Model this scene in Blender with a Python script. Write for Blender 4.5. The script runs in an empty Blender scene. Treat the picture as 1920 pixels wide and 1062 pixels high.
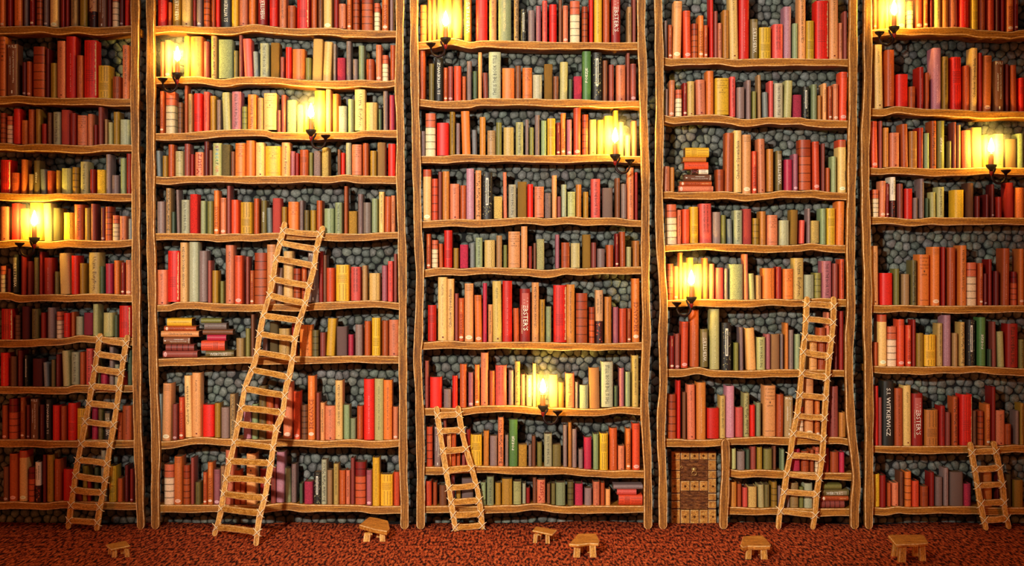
import bpy, math, random
import numpy as np
from mathutils import Vector, Matrix

DATA = r"""@1 0 0 0 7.68
-0,382 300,375 600,372 820,400 1100,372 1400,395 1850,368
0,65,-150,oo 115,170,-150,R 205,312,-150,ot 345,398,-150,lu 428,492,-150,RB 525,605,-150,Ob 630,690,-150,lo 722,832,-150,co 880,930,-150,R 945,990,-150,R 1020,1112,-150,t5 1150,1245,-150,Yt 1285,1385,-150,Ka 1410,1530,-150,b9 1545,1600,-150,dt 1620,1700,-150,ib 1725,1780,-150,do 1800,1855,-150,r
@1 1 0 60 7.584
-0,915 250,900 450,920 900,940 1300,935 1600,945 1850,950
0,85,70,ol 105,250,175,b9 315,370,430,do 378,440,420,Oo 475,635,210,Ob 655,700,240,d 720,805,445,Yt 815,930,130,pt 940,1075,65,ru 1095,1180,335,Ou 1200,1375,120,rs 1400,1560,480,yl 1600,1705,635,Ol 1745,1835,190,p6
@1 2 0 190 7.68
-0,600 150,608 300,630 500,612 850,622 1100,635 1300,640 1500,618 1880,625
5,75,170,Ob 100,178,215,ib 200,295,110,r 310,395,275,ot 412,490,120,Ou 515,585,115,Y 605,670,325,R 685,740,165,bu 765,870,155,w1 885,1000,125,kx 1012,1095,175,R 1115,1250,205,pl 1265,1335,185,p 1355,1400,340,R 1415,1475,85,a 1508,1545,260,t 1562,1620,305,h 1635,1715,155,Y 1735,1865,265,ws
@1 3 0 280 7.68
-0,628 200,640 400,645 700,645 850,632 950,640 1200,640 1300,636 1900,640
10,150,155,rs 165,265,340,Ol 308,378,150,o 412,475,360,t 492,575,165,e4 590,665,290,W/-20 680,755,310,Ot 808,865,305,Y 890,1020,275,hs 1045,1130,260,Yb 1158,1270,180,h1z 1300,1365,290,R 1400,1512,298,yf 1528,1592,75,lu 1605,1705,375,l 1735,1805,130,g 1820,1890,65,Rt
@1 4 0 365 7.68
-0,668 250,650 500,668 700,678 850,665 1000,650 1300,660 1400,668 1700,660 1900,645
5,125,175,pt 165,275,130,rl 290,415,205,yl 430,600,120,y 640,755,130,h/-20 770,885,195,ex 920,1060,262,ys 1072,1195,145,O2 1225,1300,195,Y 1312,1380,135,a 1455,1515,190,do 1520,1605,175,Ob 1622,1700,300,ib 1722,1815,310,pt 1850,1905,350,W
@1 5 0 460 7.68
-0,680 150,685 280,720 600,712 850,710 1000,718 1250,700 1500,700 1750,715 1900,715
5,62,300,ib 110,150,340,d 180,255,135,K3 305,370,150,R 400,455,230,d 490,555,180,eu 570,610,95,R 640,760,180,Ru 790,845,380,eu 870,1000,115,cx/-18 1030,1125,150,r 1150,1222,260,Y 1280,1435,105,n2 1438,1495,305,G 1520,1615,265,m 1645,1715,220,ou 1740,1795,250,RB 1810,1890,215,po
@1 6 0 560 7.68
-0,595 300,595 450,590 600,575 850,580 1000,560 1150,530 1350,545 1600,560 1880,570
20,180,150,rs 215,285,240,bb 320,415,115,dx 455,550,150,e1z 590,655,205,R 690,775,130,l 815,885,190,ib 920,1000,210,rl 1030,1075,195,O 1095,1190,260,w 1210,1335,205,mx 1340,1415,80,h 1490,1620,205,hs 1650,1690,240,G 1715,1875,105,rs
@1 7 0 645 7.68
-0,615 300,620 900,625 980,620 1080,592 1300,595 1900,600
10,120,130,ru 150,235,180,b 255,320,95,du 355,400,165,Kv 470,605,215,dx 640,695,270,W/-15 740,790,230,e 810,860,155,du 910,1000,100,h/-18 1030,1135,120,w1 1155,1215,120,O 1240,1330,70,k1 1400,1435,100,e 1450,1540,420,m 1575,1635,45,l 1650,1710,300,w 1730,1820,400,R 1840,1895,95,G
@1 8 0 735 7.68
-0,690 500,690 700,705 1100,705 1300,695 1900,700
30,100,195,Oo 130,245,100,Rb 295,355,80,OB 380,425,190,do 440,550,100,b9 575,635,185,du 655,730,110,K7 760,855,195,r 880,945,205,Ou 980,1090,165,rl 1115,1230,240,yl 1320,1400,180,m 1415,1480,230,eu 1500,1600,275,K3 1690,1755,300,O 1765,1895,200,Ot
@1 9 0 835 7.68
-0,825 200,815 600,840 800,818 1000,810 1900,835
50,120,310,bo 140,245,125,Oo 280,390,80,co 415,495,320,Rb 510,590,245,ia 620,665,140,d 680,765,140,Yt 785,875,200,Ou 915,1060,345,r 1110,1180,700,R 1190,1255,300,Y 1260,1310,500,R 1360,1415,320,G 1455,1520,75,wt 1570,1670,300,yl 1690,1760,480,O 1795,1845,290,du 1870,1915,345,Ro
@2 0 288 0 8
-30,392 300,380 550,388 700,400 1150,405 1500,362 1750,390
60,190,-150,ru 220,265,35,O 285,400,-150,Y3 425,555,-150,ct 590,635,-150,R 648,722,-150,lo 755,840,-150,Ob 868,918,-150,Ot 935,990,-150,r 1010,1165,-150,K7 1175,1265,-150,yt 1285,1400,-150,pt 1435,1525,-150,ou 1565,1690,-150,R3 1740,1850,-150,rl
@2 0 510 0 8
-0,400 300,425 900,415 1150,445 1850,460
110,210,-150,p6 235,345,85,Ol 375,550,-150,rs 590,670,-150,Ou 695,755,-150,b5 775,895,-150,co 930,995,-150,R 1005,1105,60,pt 1125,1190,-150,oB 1215,1305,-150,Ob 1345,1505,-150,Ob 1535,1615,50,ib 1650,1745,-150,oB 1770,1815,-150,l
@2 1 288 55 8
-30,712 400,712 650,705 850,730 1000,748 1150,735 1300,712 1800,715
100,155,190,O5 170,255,165,po 290,320,330,Y 460,540,105,y6 555,735,110,o6 755,830,185,a 865,945,75,tM 975,1180,155,gf 1205,1265,320,e 1285,1332,70,a 1365,1485,145,k/-28 1505,1572,335,W/-15 1600,1725,210,w1z 1760,1885,205,Yx
@2 1 510 55 8
-0,715 300,745 700,768 900,770 1200,762 1350,755 1700,775 1850,755
125,180,415,a 205,290,270,r 310,490,300,os 505,590,430,V 605,745,150,cx/18 762,880,190,c/26 920,960,220,l 980,1100,430,mf 1115,1185,180,lt 1215,1285,450,l 1300,1385,245,g 1415,1525,450,Ol 1560,1640,235,po 1655,1740,390,ib 1775,1850,240,Ou
@2 2 288 155 8
-30,760 450,755 700,730 1000,710 1300,700 1700,710
95,155,130,OB 185,320,140,ib 365,435,300,bb 465,510,40,O 520,580,170,t5 610,725,165,rl 755,830,140,k6 850,930,200,Y 950,1005,260,lt 1045,1155,150,h/-18 1175,1310,135,D1 1325,1405,360,Vb 1415,1540,180,o2z 1560,1645,230,t 1655,1840,160,cl 1855,1905,415,a
@2 2 510 155 8
-0,740 500,745 900,740 1200,745 1400,715 1850,712
140,205,185,a 225,360,265,gf 375,470,340,cf 475,545,300,y 640,795,120,y 810,885,100,c 912,1000,170,o 1003,1122,355,wl 1145,1225,250,g 1243,1397,105,c2 1412,1575,300,ns 1600,1645,400,G 1668,1735,130,lt 1760,1835,190,m
@2 3 288 250 8
-30,645 200,658 400,640 700,640 950,632 1150,640
55,115,265,W/-15 135,210,340,Y 222,305,170,O 325,440,270,hl 465,545,160,a 555,600,315,R 625,750,285,p8 760,825,125,d 835,880,255,b 890,1020,150,hS 1025,1145,170,ef 1160,1215,275,bt 1225,1375,150,ol 1390,1515,110,o 1535,1660,140,ct 1680,1900,195,yl
@2 3 510 250 8
-0,640 500,635 850,645 1100,618 1300,635 1860,645
145,270,140,jA 282,342,270,Du 350,400,300,R 420,540,250,Ol 555,610,290,V 628,725,265,lf 750,850,215,nf 985,1030,245,b 1038,1090,295,r 1108,1188,145,w 1200,1342,170,pl 1362,1445,150,O 1475,1565,265,Y 1582,1700,140,tx 1742,1850,160,r
@2 4 288 335 8
-40,820 400,820 850,830 950,840 1200,825 1500,835
55,160,345,l 185,258,145,tM 270,320,500,G 350,395,170,l/-15 415,535,320,w1 548,660,235,rf 705,780,335,g 805,888,340,V 905,980,180,oB 1005,1085,290,po 1100,1150,110,a 1168,1270,320,Zt 1305,1470,355,yl 1505,1578,300,O 1615,1695,330,e4 1705,1775,440,W/-8 1785,1905,295,kx
@2 4 510 335 8
-0,815 800,820 1300,830 1600,810 1900,800
145,218,425,Y 245,395,350,ol 415,470,330,lt 485,555,475,et 575,655,475,Y 668,752,330,O 785,925,450,gs 945,1050,360,g1z 1083,1135,115,O 1152,1275,490,Yf 1290,1362,235,lt 1370,1482,360,l 1498,1582,300,g 1605,1680,200,c6 1690,1775,270,Ou/10 1785,1845,255,p5
@2 5 288 445 8
-50,1018 250,1010 350,975 650,972 800,985 1100,1000 1400,1010
55,195,490,pt 215,380,205,rs 398,505,80,c6 535,670,65,wu 685,800,205,lu 815,865,350,a 880,965,500,Y 998,1050,660,V 1080,1200,120,pt 1220,1330,275,Zo 1382,1430,290,a 1445,1505,500,OB 1515,1690,235,Ob 1700,1830,110,jo
@2 5 510 455 8
-0,925 500,925 700,900 1200,880 1500,870 1900,905
65,150,380,l 175,310,130,c 325,425,390,Ob 445,520,370,OB 540,700,150,l9 708,765,130,R 770,815,190,b 820,925,380,Zt 960,1150,335,yl 1185,1325,365,k6 1355,1425,345,t 1460,1615,460,ns 1650,1725,345,D 1740,1812,280,k6 1828,1872,170,a
@2 6 288 580 8
-60,750 400,735 900,730 1400,715 1600,720
H205,575,140,yt H160,640,256,OB H115,680,330,j5 H150,550,420,b9 H185,610,530,ab H145,660,628,ao
H715,1020,140,V H765,1095,210,lt H740,1190,308,bt H805,1090,386,m H718,1070,476,Zl H785,1205,625,e3
1240,1350,435,t 1380,1440,290,V 1460,1510,80,b 1640,1702,440,lt 1742,1865,190,ex
@2 6 510 580 8
-0,720 400,710 700,715 1200,700 1900,705
105,260,290,ns 295,350,215,R 415,595,235,os 605,698,315,eb 722,800,350,a 812,935,140,y/28 970,1125,260,lx 1145,1220,380,m 1250,1355,230,l 1388,1470,180,O 1500,1620,130,yl 1652,1740,170,Ou 1755,1895,160,pt
@2 7 288 698 8
-110,1045 350,1030 600,985 800,980 1000,1000 1300,1005 1600,1020
78,122,330,W 128,255,170,jo/15 285,355,480,ao 380,450,380,ZB 478,575,55,c5/-20 580,705,10,jt 740,905,490,r 918,1000,465,Y 1015,1130,530,l 1145,1222,330,tM 1350,1460,560,q 1475,1560,480,g 1580,1685,210,et 1690,1795,370,Ou 1815,1870,360,a
@2 7 510 703 8
-110,965 300,975 600,985 800,995 1200,970 1500,995 1900,975
170,300,110,po 325,420,250,Zo 445,530,455,bb 538,645,15,oB 665,712,270,a 725,790,420,j5 800,945,465,pt 950,1060,85,c6 1078,1165,450,g 1175,1255,655,g 1275,1362,470,Ou 1378,1532,65,ru 1540,1670,60,ht 1675,1800,80,ot 1818,1890,480,po
@2 8 288 832 8
-110,925 900,925 1200,925 1600,935
160,300,315,ib 312,425,195,oo 448,540,325,Ob 558,605,215,a 628,705,580,et 745,802,430,OB 812,890,280,oB 905,995,390,Do 1005,1065,340,t5 1080,1200,100,p 1215,1300,400,O 1305,1365,570,O 1395,1530,150,jl 1600,1690,380,R 1760,1835,360,a6
@2 8 510 836 8
-0,880 250,860 450,885 800,890 1300,895 1500,915 1900,910
68,188,95,q 198,280,340,g 292,365,275,lt 412,460,570,G 485,610,540,mf 625,735,400,Kv 740,820,210,wM 830,905,365,t 925,1000,270,n6 1010,1100,370,Ou 1110,1170,370,p5 1182,1235,185,a 1250,1402,245,Rb 1418,1495,370,Do 1508,1612,180,yt 1630,1810,430,yl 1828,1915,395,Zt
@3 0 786 0 8.727
-0,685 200,665 500,620 700,655 850,685 1000,665 1300,660 1900,675
20,120,85,ob 140,200,-150,o 212,270,-150,o 300,400,-150,y 405,530,-150,y 545,700,-150,o 735,850,-150,Y3 930,1115,-150,rl 1145,1265,-150,j6 1295,1505,-150,gN 1550,1630,-150,tM 1660,1755,150,Kv 1780,1890,170,l
@3 0 986 0 8.727
-0,675 500,690 1000,690 1400,695 1800,690
165,245,100,D 270,350,15,k6 385,505,75,rl 540,590,-150,b 605,690,95,po 725,880,20,ib 920,1010,110,Ob 1040,1100,-150,r 1120,1245,-150,yt 1265,1370,-150,Ou 1400,1545,-150,R3z 1660,1730,115,t5 1745,1800,-150,a
@3 1 786 80 8.727
-0,920 250,950 400,960 700,945 850,940 1000,910 1500,915 1900,912
8,100,130,Ot 160,245,345,e 258,385,250,K7 400,465,410,OB 475,550,390,ao 570,685,385,Zt 705,765,555,O 780,855,305,lt 880,950,470,G 965,1025,160,j 1050,1128,495,a/-12 1138,1335,155,w1 1360,1560,420,os 1575,1665,380,b 1690,1850,415,ol
@3 1 986 85 8.727
-0,870 300,880 500,885 800,880 1050,890 1200,905 1500,910 1800,905
115,265,485,ws 300,438,310,Yx 450,535,510,bt 555,680,275,h/10 700,760,555,G 785,915,510,mf 928,1065,100,F4 1090,1245,120,Kv 1260,1335,250,bt 1360,1440,320,a 1480,1630,325,pt 1650,1700,130,a 1710,1805,305,ao
@3 2 786 190 8.727
-20,895 400,895 600,870 900,870 1050,880 1900,885
20,95,490,lt 105,265,200,ib 290,485,355,r 500,585,175,Y6 605,665,360,lt 705,840,165,o/-22 868,945,470,W/-8 990,1085,260,I 1115,1250,480,tl 1260,1350,350,V 1380,1550,430,ns 1580,1705,345,h1z 1735,1790,305,l 1805,1875,430,V
@3 2 986 195 8.727
-0,835 900,835 1050,830 1350,825 1500,850 1850,855
150,228,185,lt 250,335,275,g 352,482,240,yl 500,565,305,RB 575,650,155,oB 670,750,260,Do 785,895,60,Zo 925,1020,175,Ob 1040,1150,260,nt 1170,1270,265,y 1285,1420,200,yl 1435,1510,110,y 1525,1600,300,c 1630,1710,520,c 1735,1815,280,p
@3 3 786 305 8.727
-50,960 250,945 300,930 650,925 800,930 1000,935 1250,925 1500,905 1700,895 1900,900
65,195,115,co 208,305,265,Zb 312,370,150,a 382,490,145,It 505,655,350,pt 672,765,375,Ou 772,895,100,qu 920,1015,130,jM 1035,1195,160,Kv 1222,1360,555,nf 1380,1440,160,p/-12 1462,1590,360,w1 1610,1760,315,Yx 1770,1865,355,r
@3 3 986 305 8.727
-0,895 300,915 500,905 700,885 850,890 1000,905 1400,900 1550,910 1700,935 1900,945
142,295,395,pl 312,410,500,lf 430,505,210,j 515,575,555,a 585,662,360,w 685,810,480,hl 825,908,360,I 942,1022,480,Y 1070,1215,270,k1z 1260,1420,415,lx 1465,1540,255,bt 1560,1648,350,l 1662,1765,85,p6 1785,1832,160,R
@3 4 786 415 8.727
-80,795 300,760 500,765 700,780 900,760 1100,755 1700,770 1900,780
120,188,210,OB 208,305,310,ib 328,392,370,O/-8 408,540,150,rl 562,645,440,Y 668,800,385,mf 832,910,360,W 922,1035,270,g1 1068,1240,310,ns 1262,1355,235,t 1378,1440,390,V 1458,1650,170,jl 1668,1770,85,j 1792,1845,410,R 1870,1912,360,b
@3 4 986 415 8.727
-0,765 150,790 350,800 500,785 650,760 900,775 1300,755 1850,745
178,302,295,hf 485,548,220,D 582,715,350,Ol 738,885,360,hs 930,1060,220,Yx 1072,1152,350,a 1168,1290,450,l 1320,1432,390,Os 1460,1520,205,RB 1540,1630,175,Ou/-5 1648,1725,420,h 1755,1860,320,It
@3 5 786 510 8
-100,1060 350,1035 500,1035 700,1055 1000,1058 1500,1052
130,250,500,rl 282,418,80,ct 422,522,105,c5 535,585,325,a 592,670,395,OB 682,812,175,jo 840,945,350,oo/-12 955,1015,170,m 1035,1100,490,j5 1108,1240,140,nt/-14 1250,1395,135,ru 1418,1500,545,O/-8 1510,1665,255,R3z 1690,1795,160,j6 1808,1885,415,Y6
@3 5 970 515 8
-500,1020 700,1030 1000,1030 1200,1040 1400,1035 1800,1020
430,510,480,g 545,735,160,rs 740,860,150,It 882,1050,280,Ob 1078,1160,490,Ob 1172,1285,235,ta 1312,1412,335,It 1438,1515,490,D 1530,1635,510,Zt 1648,1705,510,OB 1722,1832,60,oB
@3 6 786 650 8
-80,930 350,925 650,930 850,900 1000,890 1500,895 1800,905
88,138,215,a 162,338,460,r 368,480,640,l 497,575,440,r 610,710,265,Ou 738,812,390,Do 835,905,275,oB 925,1035,95,pt 1055,1132,365,Ou 1145,1310,285,k6 1342,1415,355,l 1435,1512,225,nM 1528,1585,420,p 1610,1690,430,hv 1705,1752,260,c
@3 6 970 650 8
-0,890 300,915 700,925 1000,940 1300,935 1450,915 1600,905 1830,920
290,335,420,y 482,610,425,cx/-8 618,700,540,Y 725,855,405,p2z 870,915,535,l 935,1065,580,ws 1085,1235,320,jx/-10 1260,1435,230,w1 1455,1508,590,G 1530,1600,325,Dt 1620,1695,380,g 1722,1818,135,n6
@3 7 786 770 8
-90,850 400,850 800,835 1900,848
112,200,245,Zb 228,325,240,l9 360,405,130,a 415,480,355,j5 487,550,350,Ot 562,615,560,O 640,692,520,a 697,765,285,R 772,940,365,yl 965,1045,305,I 1062,1168,380,l 1182,1265,105,pM 1290,1338,370,lt 1350,1475,135,F4 1490,1615,515,Yf 1640,1685,520,l 1692,1745,385,bt 1770,1840,485,V
@3 7 970 775 8
-0,810 700,815 850,830 1050,850 1400,870 1600,860 1880,865
405,520,310,w1 530,655,475,e 690,745,180,l 765,815,140,I 825,890,240,lt 920,985,545,l 1002,1112,365,m 1140,1218,315,g 1238,1358,305,yl 1385,1495,225,Ou 1512,1605,490,pt 1630,1700,230,oB 1728,1838,155,Zo
@3 8 786 880 8
-90,560 450,555 900,560 1300,545 1500,525 1700,520 1900,535
92,185,180,Zt 208,265,200,O 302,410,240,b 480,530,90,D 555,622,320,Y 640,810,140,lx 925,998,200,g 1015,1120,115,g1z 1142,1225,205,Y 1240,1395,145,Ys 1412,1530,185,hl 1548,1600,215,w 1607,1660,280,R 1705,1758,130,b 1768,1890,160,p8
@3 8 970 880 8
-0,545 250,520 400,525 550,550 750,565 950,555 1880,555
445,495,220,b 510,570,215,e 580,720,200,gs 755,845,190,eb 865,982,220,mf 1010,1115,285,l 1138,1235,190,pt 1250,1310,205,O 1325,1395,300,j
H1440,1880,235,303,lt H1495,1785,303,390,k H1520,1875,390,545,Zl
@4 0 1240 0 8.853
-20,945 150,970 300,965 900,955 1100,975 1250,985 1460,975
45,95,345,l 115,180,415,OB 190,325,20,jo/22 380,495,180,Zo/-15 505,605,395,Ob 615,700,260,oB 708,770,420,OB 808,868,-150,r/-8 880,935,185,a 940,1005,385,p5 1020,1120,170,It 1140,1280,-150,ct/-20 1295,1455,-150,ru 1480,1600,320,e3
@4 0 1405 0 8.853
-0,980 550,965 1000,975 1600,980
170,360,455,yl 395,555,405,k6 575,695,110,qu 720,805,390,g 815,935,-150,j6 945,1075,350,yl 1100,1310,15,rs 1335,1475,-150,jt 1490,1550,380,p5 1565,1620,190,a
@4 1 1240 125 9.237
-60,840 200,870 400,855 800,830 1000,835 1200,865 1350,900 1500,910
65,115,390,l 130,220,240,po/15 250,355,400,ib 375,445,285,RB 455,575,255,nt 610,765,230,pt/-12 780,905,75,ou 935,1170,200,yl 1190,1285,175,k6 1310,1440,360,l 1475,1550,235,lt 1575,1645,430,V 1675,1730,145,t/-10
@4 1 1405 125 9.237
-0,910 200,890 350,875 550,885 700,880 900,880 1000,905 1300,920 1700,935
238,325,445,W/-10 340,415,250,k 435,580,290,w1z 600,725,245,h/22 762,905,490,mf 925,1035,345,Kv 1080,1170,310,g 1185,1250,500,I 1275,1340,290,j5 1365,1430,340,OB 1450,1540,305,po 1560,1685,95,Zo/12
@4 2 1240 235 7.584
-30,945 150,940 250,955 600,945 750,945 900,940 1050,955 1200,975
25,120,585,pt 130,185,600,I H340,675,318,455,yl H305,635,455,525,I H325,665,525,630,Zt H430,665,630,700,ia H330,710,700,800,b9 H260,715,800,865,OB H245,735,865,950,po 785,890,630,Ol 905,1015,110,Ot/10 1035,1140,75,c5 1155,1275,135,jo 1290,1358,370,ZB
@4 2 1405 240 5.8
-0,720 200,705 350,680 550,685 700,675 850,695 1050,705
98,175,120,pt/-8 195,262,230,Iu 290,355,250,e3 385,465,345,m 475,527,285,Do 545,668,130,Ob 695,765,150,Zo/-8 790,822,170,a 835,875,435,O 893,947,310,g 968,1050,130,co
@4 3 1240 370 7.726
-30,695 300,680 600,665 900,675 1100,680
90,225,105,ib/-8 234,290,185,p5 308,405,175,Zt 420,535,140,yl 565,730,95,k6/-8 748,860,215,l 870,935,260,V 958,1030,315,W/-8 1055,1172,190,w1 1185,1305,170,kx 1325,1415,305,Yb
@4 3 1405 370 7.726
-0,685 400,700 700,690 900,665 1100,690 1400,695
152,240,205,I 262,410,260,pl 440,575,335,ws 590,695,185,Yx/10 728,795,335,k/8 845,885,165,l 893,1010,340,nf 1030,1110,165,g 1125,1245,160,yl 1265,1372,60,ou/8
@4 4 1240 470 7.384
-75,690 300,680 600,675 900,680 1200,685
85,165,185,Ob 175,235,220,oo 245,290,30,o 300,355,170,y 365,440,100,y 480,560,190,y 580,645,105,ot 665,735,185,p 755,860,240,k 875,925,250,lt 945,1130,190,gf 1150,1205,50,p/-8 1220,1295,320,h/-15 1310,1385,345,tt
@4 4 1405 470 7.384
-0,680 300,670 600,680 800,675 1000,660 1300,675
190,350,245,os 370,445,225,R 470,605,255,ol 612,750,105,n2 765,895,335,ws 905,995,310,Vb 1005,1135,145,D1z 1155,1225,180,a 1250,1315,120,Z6
@4 5 1240 575 6.247
-80,735 250,735 400,712 480,718 600,745 900,755 1187,748
100,150,345,RB 160,215,320,ao 230,310,180,Zo/8 340,440,40,Ou 460,545,265,e3 575,680,30,hu 710,820,190,Kv 855,905,425,V 922,962,245,l/-5 1008,1108,255,j/-22
@4 5 1405 575 6.247
-300,738 580,740 1000,745 1180,748
90,185,360,h1 198,245,325,D 255,352,325,tx 365,398,320,l 420,457,195,I 465,517,275,lt 535,598,325,g 705,795,410,jl 808,895,250,Ou 908,940,70,p 1000,1035,200,d 1055,1105,55,R
@4 6 1240 700 6.016
-50,745 200,745 300,755 500,755 650,745 800,735 1000,735
82,165,240,Ob 177,217,85,r 240,277,215,b 297,382,130,pt/-6 400,500,105,Iu 520,650,395,r 660,722,255,n6 732,822,145,qu 838,920,385,k 930,992,225,hM 1000,1057,360,r 1072,1122,335,g
@4 6 1405 700 6.016
-0,725 150,718 400,725 700,725 1000,725 1100,740
165,295,140,jl 305,380,240,Ou/6 398,492,265,t9 535,610,380,ib 628,722,60,jo 745,797,310,oB 880,912,420,R 918,1003,150,at 1018,1090,445,It
@4 7 1355 830 5.992
-60,298 200,318 400,308 700,322 1000,338 1400,345
95,148,70,h 165,248,100,l 265,305,80,G 315,372,45,a 388,445,55,Y 465,555,75,Vs 570,600,40,b 660,695,80,g 780,868,75,mf 890,970,100,Ol 985,1025,80,O 1042,1085,55,ib 1140,1195,65,R 1215,1300,105,Os 1312,1368,110,m
@4 8 1355 830 5.992
-60,728 200,730 400,745 600,735 1000,745 1430,745
88,155,445,It 165,210,465,O 225,278,505,k 290,382,495,nf 405,468,475,h/-5 472,528,475,et 550,612,445,Yb 625,655,490,l 720,752,470,l 762,850,455,tl 865,910,500,V 920,1010,460,w
H1125,1335,470,530,V H1115,1415,530,603,e3 H1105,1412,603,658,OB H1095,1365,658,740,ab
@5 0 1630 0 9.787
-60,545 250,530 550,510 800,520 1000,505 1200,500
70,135,-150,oB 170,280,-150,y6 290,365,-150,o 385,500,-150,y 515,655,-150,co 700,805,25,ib 855,975,-150,Zo 995,1080,-150,oB 1115,1165,-150,R 1200,1310,-150,c5 1340,1450,-150,It
@5 0 1770 0 9.787
-0,500 200,495 400,505 600,545 750,555 900,560 1100,580 1250,585 1468,545
105,250,-150,pt/-8 290,450,-150,ru 500,620,-150,yl 650,760,-150,Ou 800,920,-150,Zt 945,1020,-150,dt 1045,1105,-150,R 1150,1270,-150,oB 1290,1365,-150,RB
@5 1 1630 75 5.6
-5,715 150,720 280,695 400,705 600,725 750,725
62,145,50,ct/-14 175,260,105,Ou 290,405,360,r 420,485,490,Ol 515,570,285,Ru 590,625,345,O 665,750,85,qu 768,830,175,Y6
@5 1 1770 75 5.6
-0,730 250,735 400,750 840,750
80,180,180,rl 210,265,270,Ou 280,345,85,c5/8 365,398,135,R 410,493,165,oo/10 530,625,220,b9 650,680,255,d 705,765,265,Ot/-6 785,840,400,rl
@5 2 1625 210 6.767
-40,705 180,715 300,700 450,700 600,710 850,720
62,140,120,Zo/-10 165,200,115,a 220,282,200,It 300,415,265,pt 447,525,155,Ou/-10 545,640,245,Il 655,720,200,Rt 735,793,270,g 815,882,115,OM 905,985,115,V4
@5 2 1770 210 6.767
-0,715 250,715 450,705 700,705 1015,710
55,95,370,e 115,155,130,a 180,210,165,t 250,348,235,p/-12 358,482,200,cx/-8 500,560,290,y 645,755,280,h1z 785,920,345,tx 930,1012,275,gf
@5 3 1625 320 8.12
-50,705 300,710 450,720 650,740 800,735 1000,710
95,182,290,ib 200,282,160,po/8 295,345,200,RB 360,440,100,ia 475,550,200,a 585,695,275,r 712,778,415,l 808,875,125,lt 905,940,420,G 975,1055,330,h/-8 1080,1180,250,h1
@5 3 1770 320 8.12
-0,715 600,715 1218,720
150,300,295,ys 355,450,190,bx 485,545,390,dt 635,680,365,d 720,765,210,do 805,880,400,R 950,1055,185,rx 1095,1215,260,os
@5 4 1625 440 5.6
-60,740 200,745 400,740 600,750
48,124,120,jt/-6 150,270,405,r 290,345,360,V 375,450,415,t 470,525,270,eM 545,655,210,ol 680,765,130,oo 790,825,130,R
@5 4 1770 440 5.6
-0,750 840,745
45,120,135,Ou 158,232,115,o6/4 245,340,295,ib 365,408,300,OB 420,452,410,do 465,500,260,R 525,575,385,d 607,682,145,Ou/6 710,762,390,Rb 785,838,150,oo
@5 5 1630 580 6.767
-30,720 250,730 500,730 700,735
60,105,420,O 120,220,70,co 235,345,220,ib 358,442,130,Zo 470,530,205,ZB 545,590,135,R 600,685,305,Yt 700,840,325,yl 862,930,180,n6
@5 5 1770 580 6.767
-0,725 200,730 400,722 600,735 800,745 1015,755
-5,85,75,qu 115,175,305,t 200,262,165,nM 300,395,135,Kv 440,530,105,F4 570,600,510,G 610,660,160,a/-5 690,768,285,h/-15 795,935,185,R1 955,1012,385,V1
@5 6 1630 710 6.013
-40,760 300,765 800,765
60,100,85,r 105,140,215,a 150,275,30,K7z 292,377,110,Ot/-4 387,472,80,ct/-4 485,600,170,R3z 635,775,355,Il 795,855,310,R6
@5 6 1770 710 6.013
-0,765 200,762 400,760 600,765 800,750 902,755
20,70,380,a 95,155,205,OM 190,315,180,rs 330,367,365,b5 390,445,365,Ob 468,520,290,oB 535,580,95,R 585,685,360,pt 690,755,515,Ol 805,845,365,l 860,902,280,Y6
@5 7 1630 840 6.493
-45,725 200,735 350,715 500,730
42,125,320,yt 132,200,335,R 225,262,430,O 280,355,425,pt 370,415,290,b5 437,510,290,ob 527,605,405,Zt 632,715,470,Ol 735,792,300,R 808,890,355,l 910,965,245,lt
@5 7 1770 830 4.773
-0,575 250,575 400,585 716,585
58,170,265,lx 180,240,370,mf 355,430,265,I 470,495,250,d 540,600,285,ex 622,705,335,Ys
"""

random.seed(7)
rng = np.random.default_rng(11)
SC = bpy.context.scene
COL = SC.collection

# ------------------------------------------------------------------ camera model
HZ = 480.0            # picture row of the horizon
CAM_H = 1.488         # eye height, metres
K = 0.000375          # metres per pixel per metre of distance
WALL_Y, SHELF_Y, SPINE_Y = 8.0, 7.772, 7.794


def P(px, py, d):
    """World point seen at picture position (px, py) at distance d."""
    return Vector(((px - 960.0) * K * d, d, CAM_H - (py - HZ) * K * d))


def floor_d(py):
    return CAM_H / ((py - HZ) * K)


cd = bpy.data.cameras.new('camera')
cam = bpy.data.objects.new('camera', cd)
COL.objects.link(cam)
cam.location = (0, 0, CAM_H)
cam.rotation_euler = (math.pi / 2, 0, 0)
cd.sensor_width = 36.0
cd.lens = 50.0
cd.shift_y = -51.0 / 1920.0
cd.clip_end = 60
SC.camera = cam


# ------------------------------------------------------------------ helpers
def lin(c):
    return tuple(((v / 255) / 12.92 if v / 255 <= 0.04045 else ((v / 255 + 0.055) / 1.055) ** 2.4) for v in c)


def tag(o, label=None, cat=None, group=None, kind=None):
    if label:
        o['label'] = label
    if cat:
        o['category'] = cat
    if group:
        o['group'] = group
    if kind:
        o['kind'] = kind
    return o


def empty(name, loc=(0, 0, 0)):
    o = bpy.data.objects.new(name, None)
    o.location = loc
    o.empty_display_size = 0.05
    COL.objects.link(o)
    return o


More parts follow.
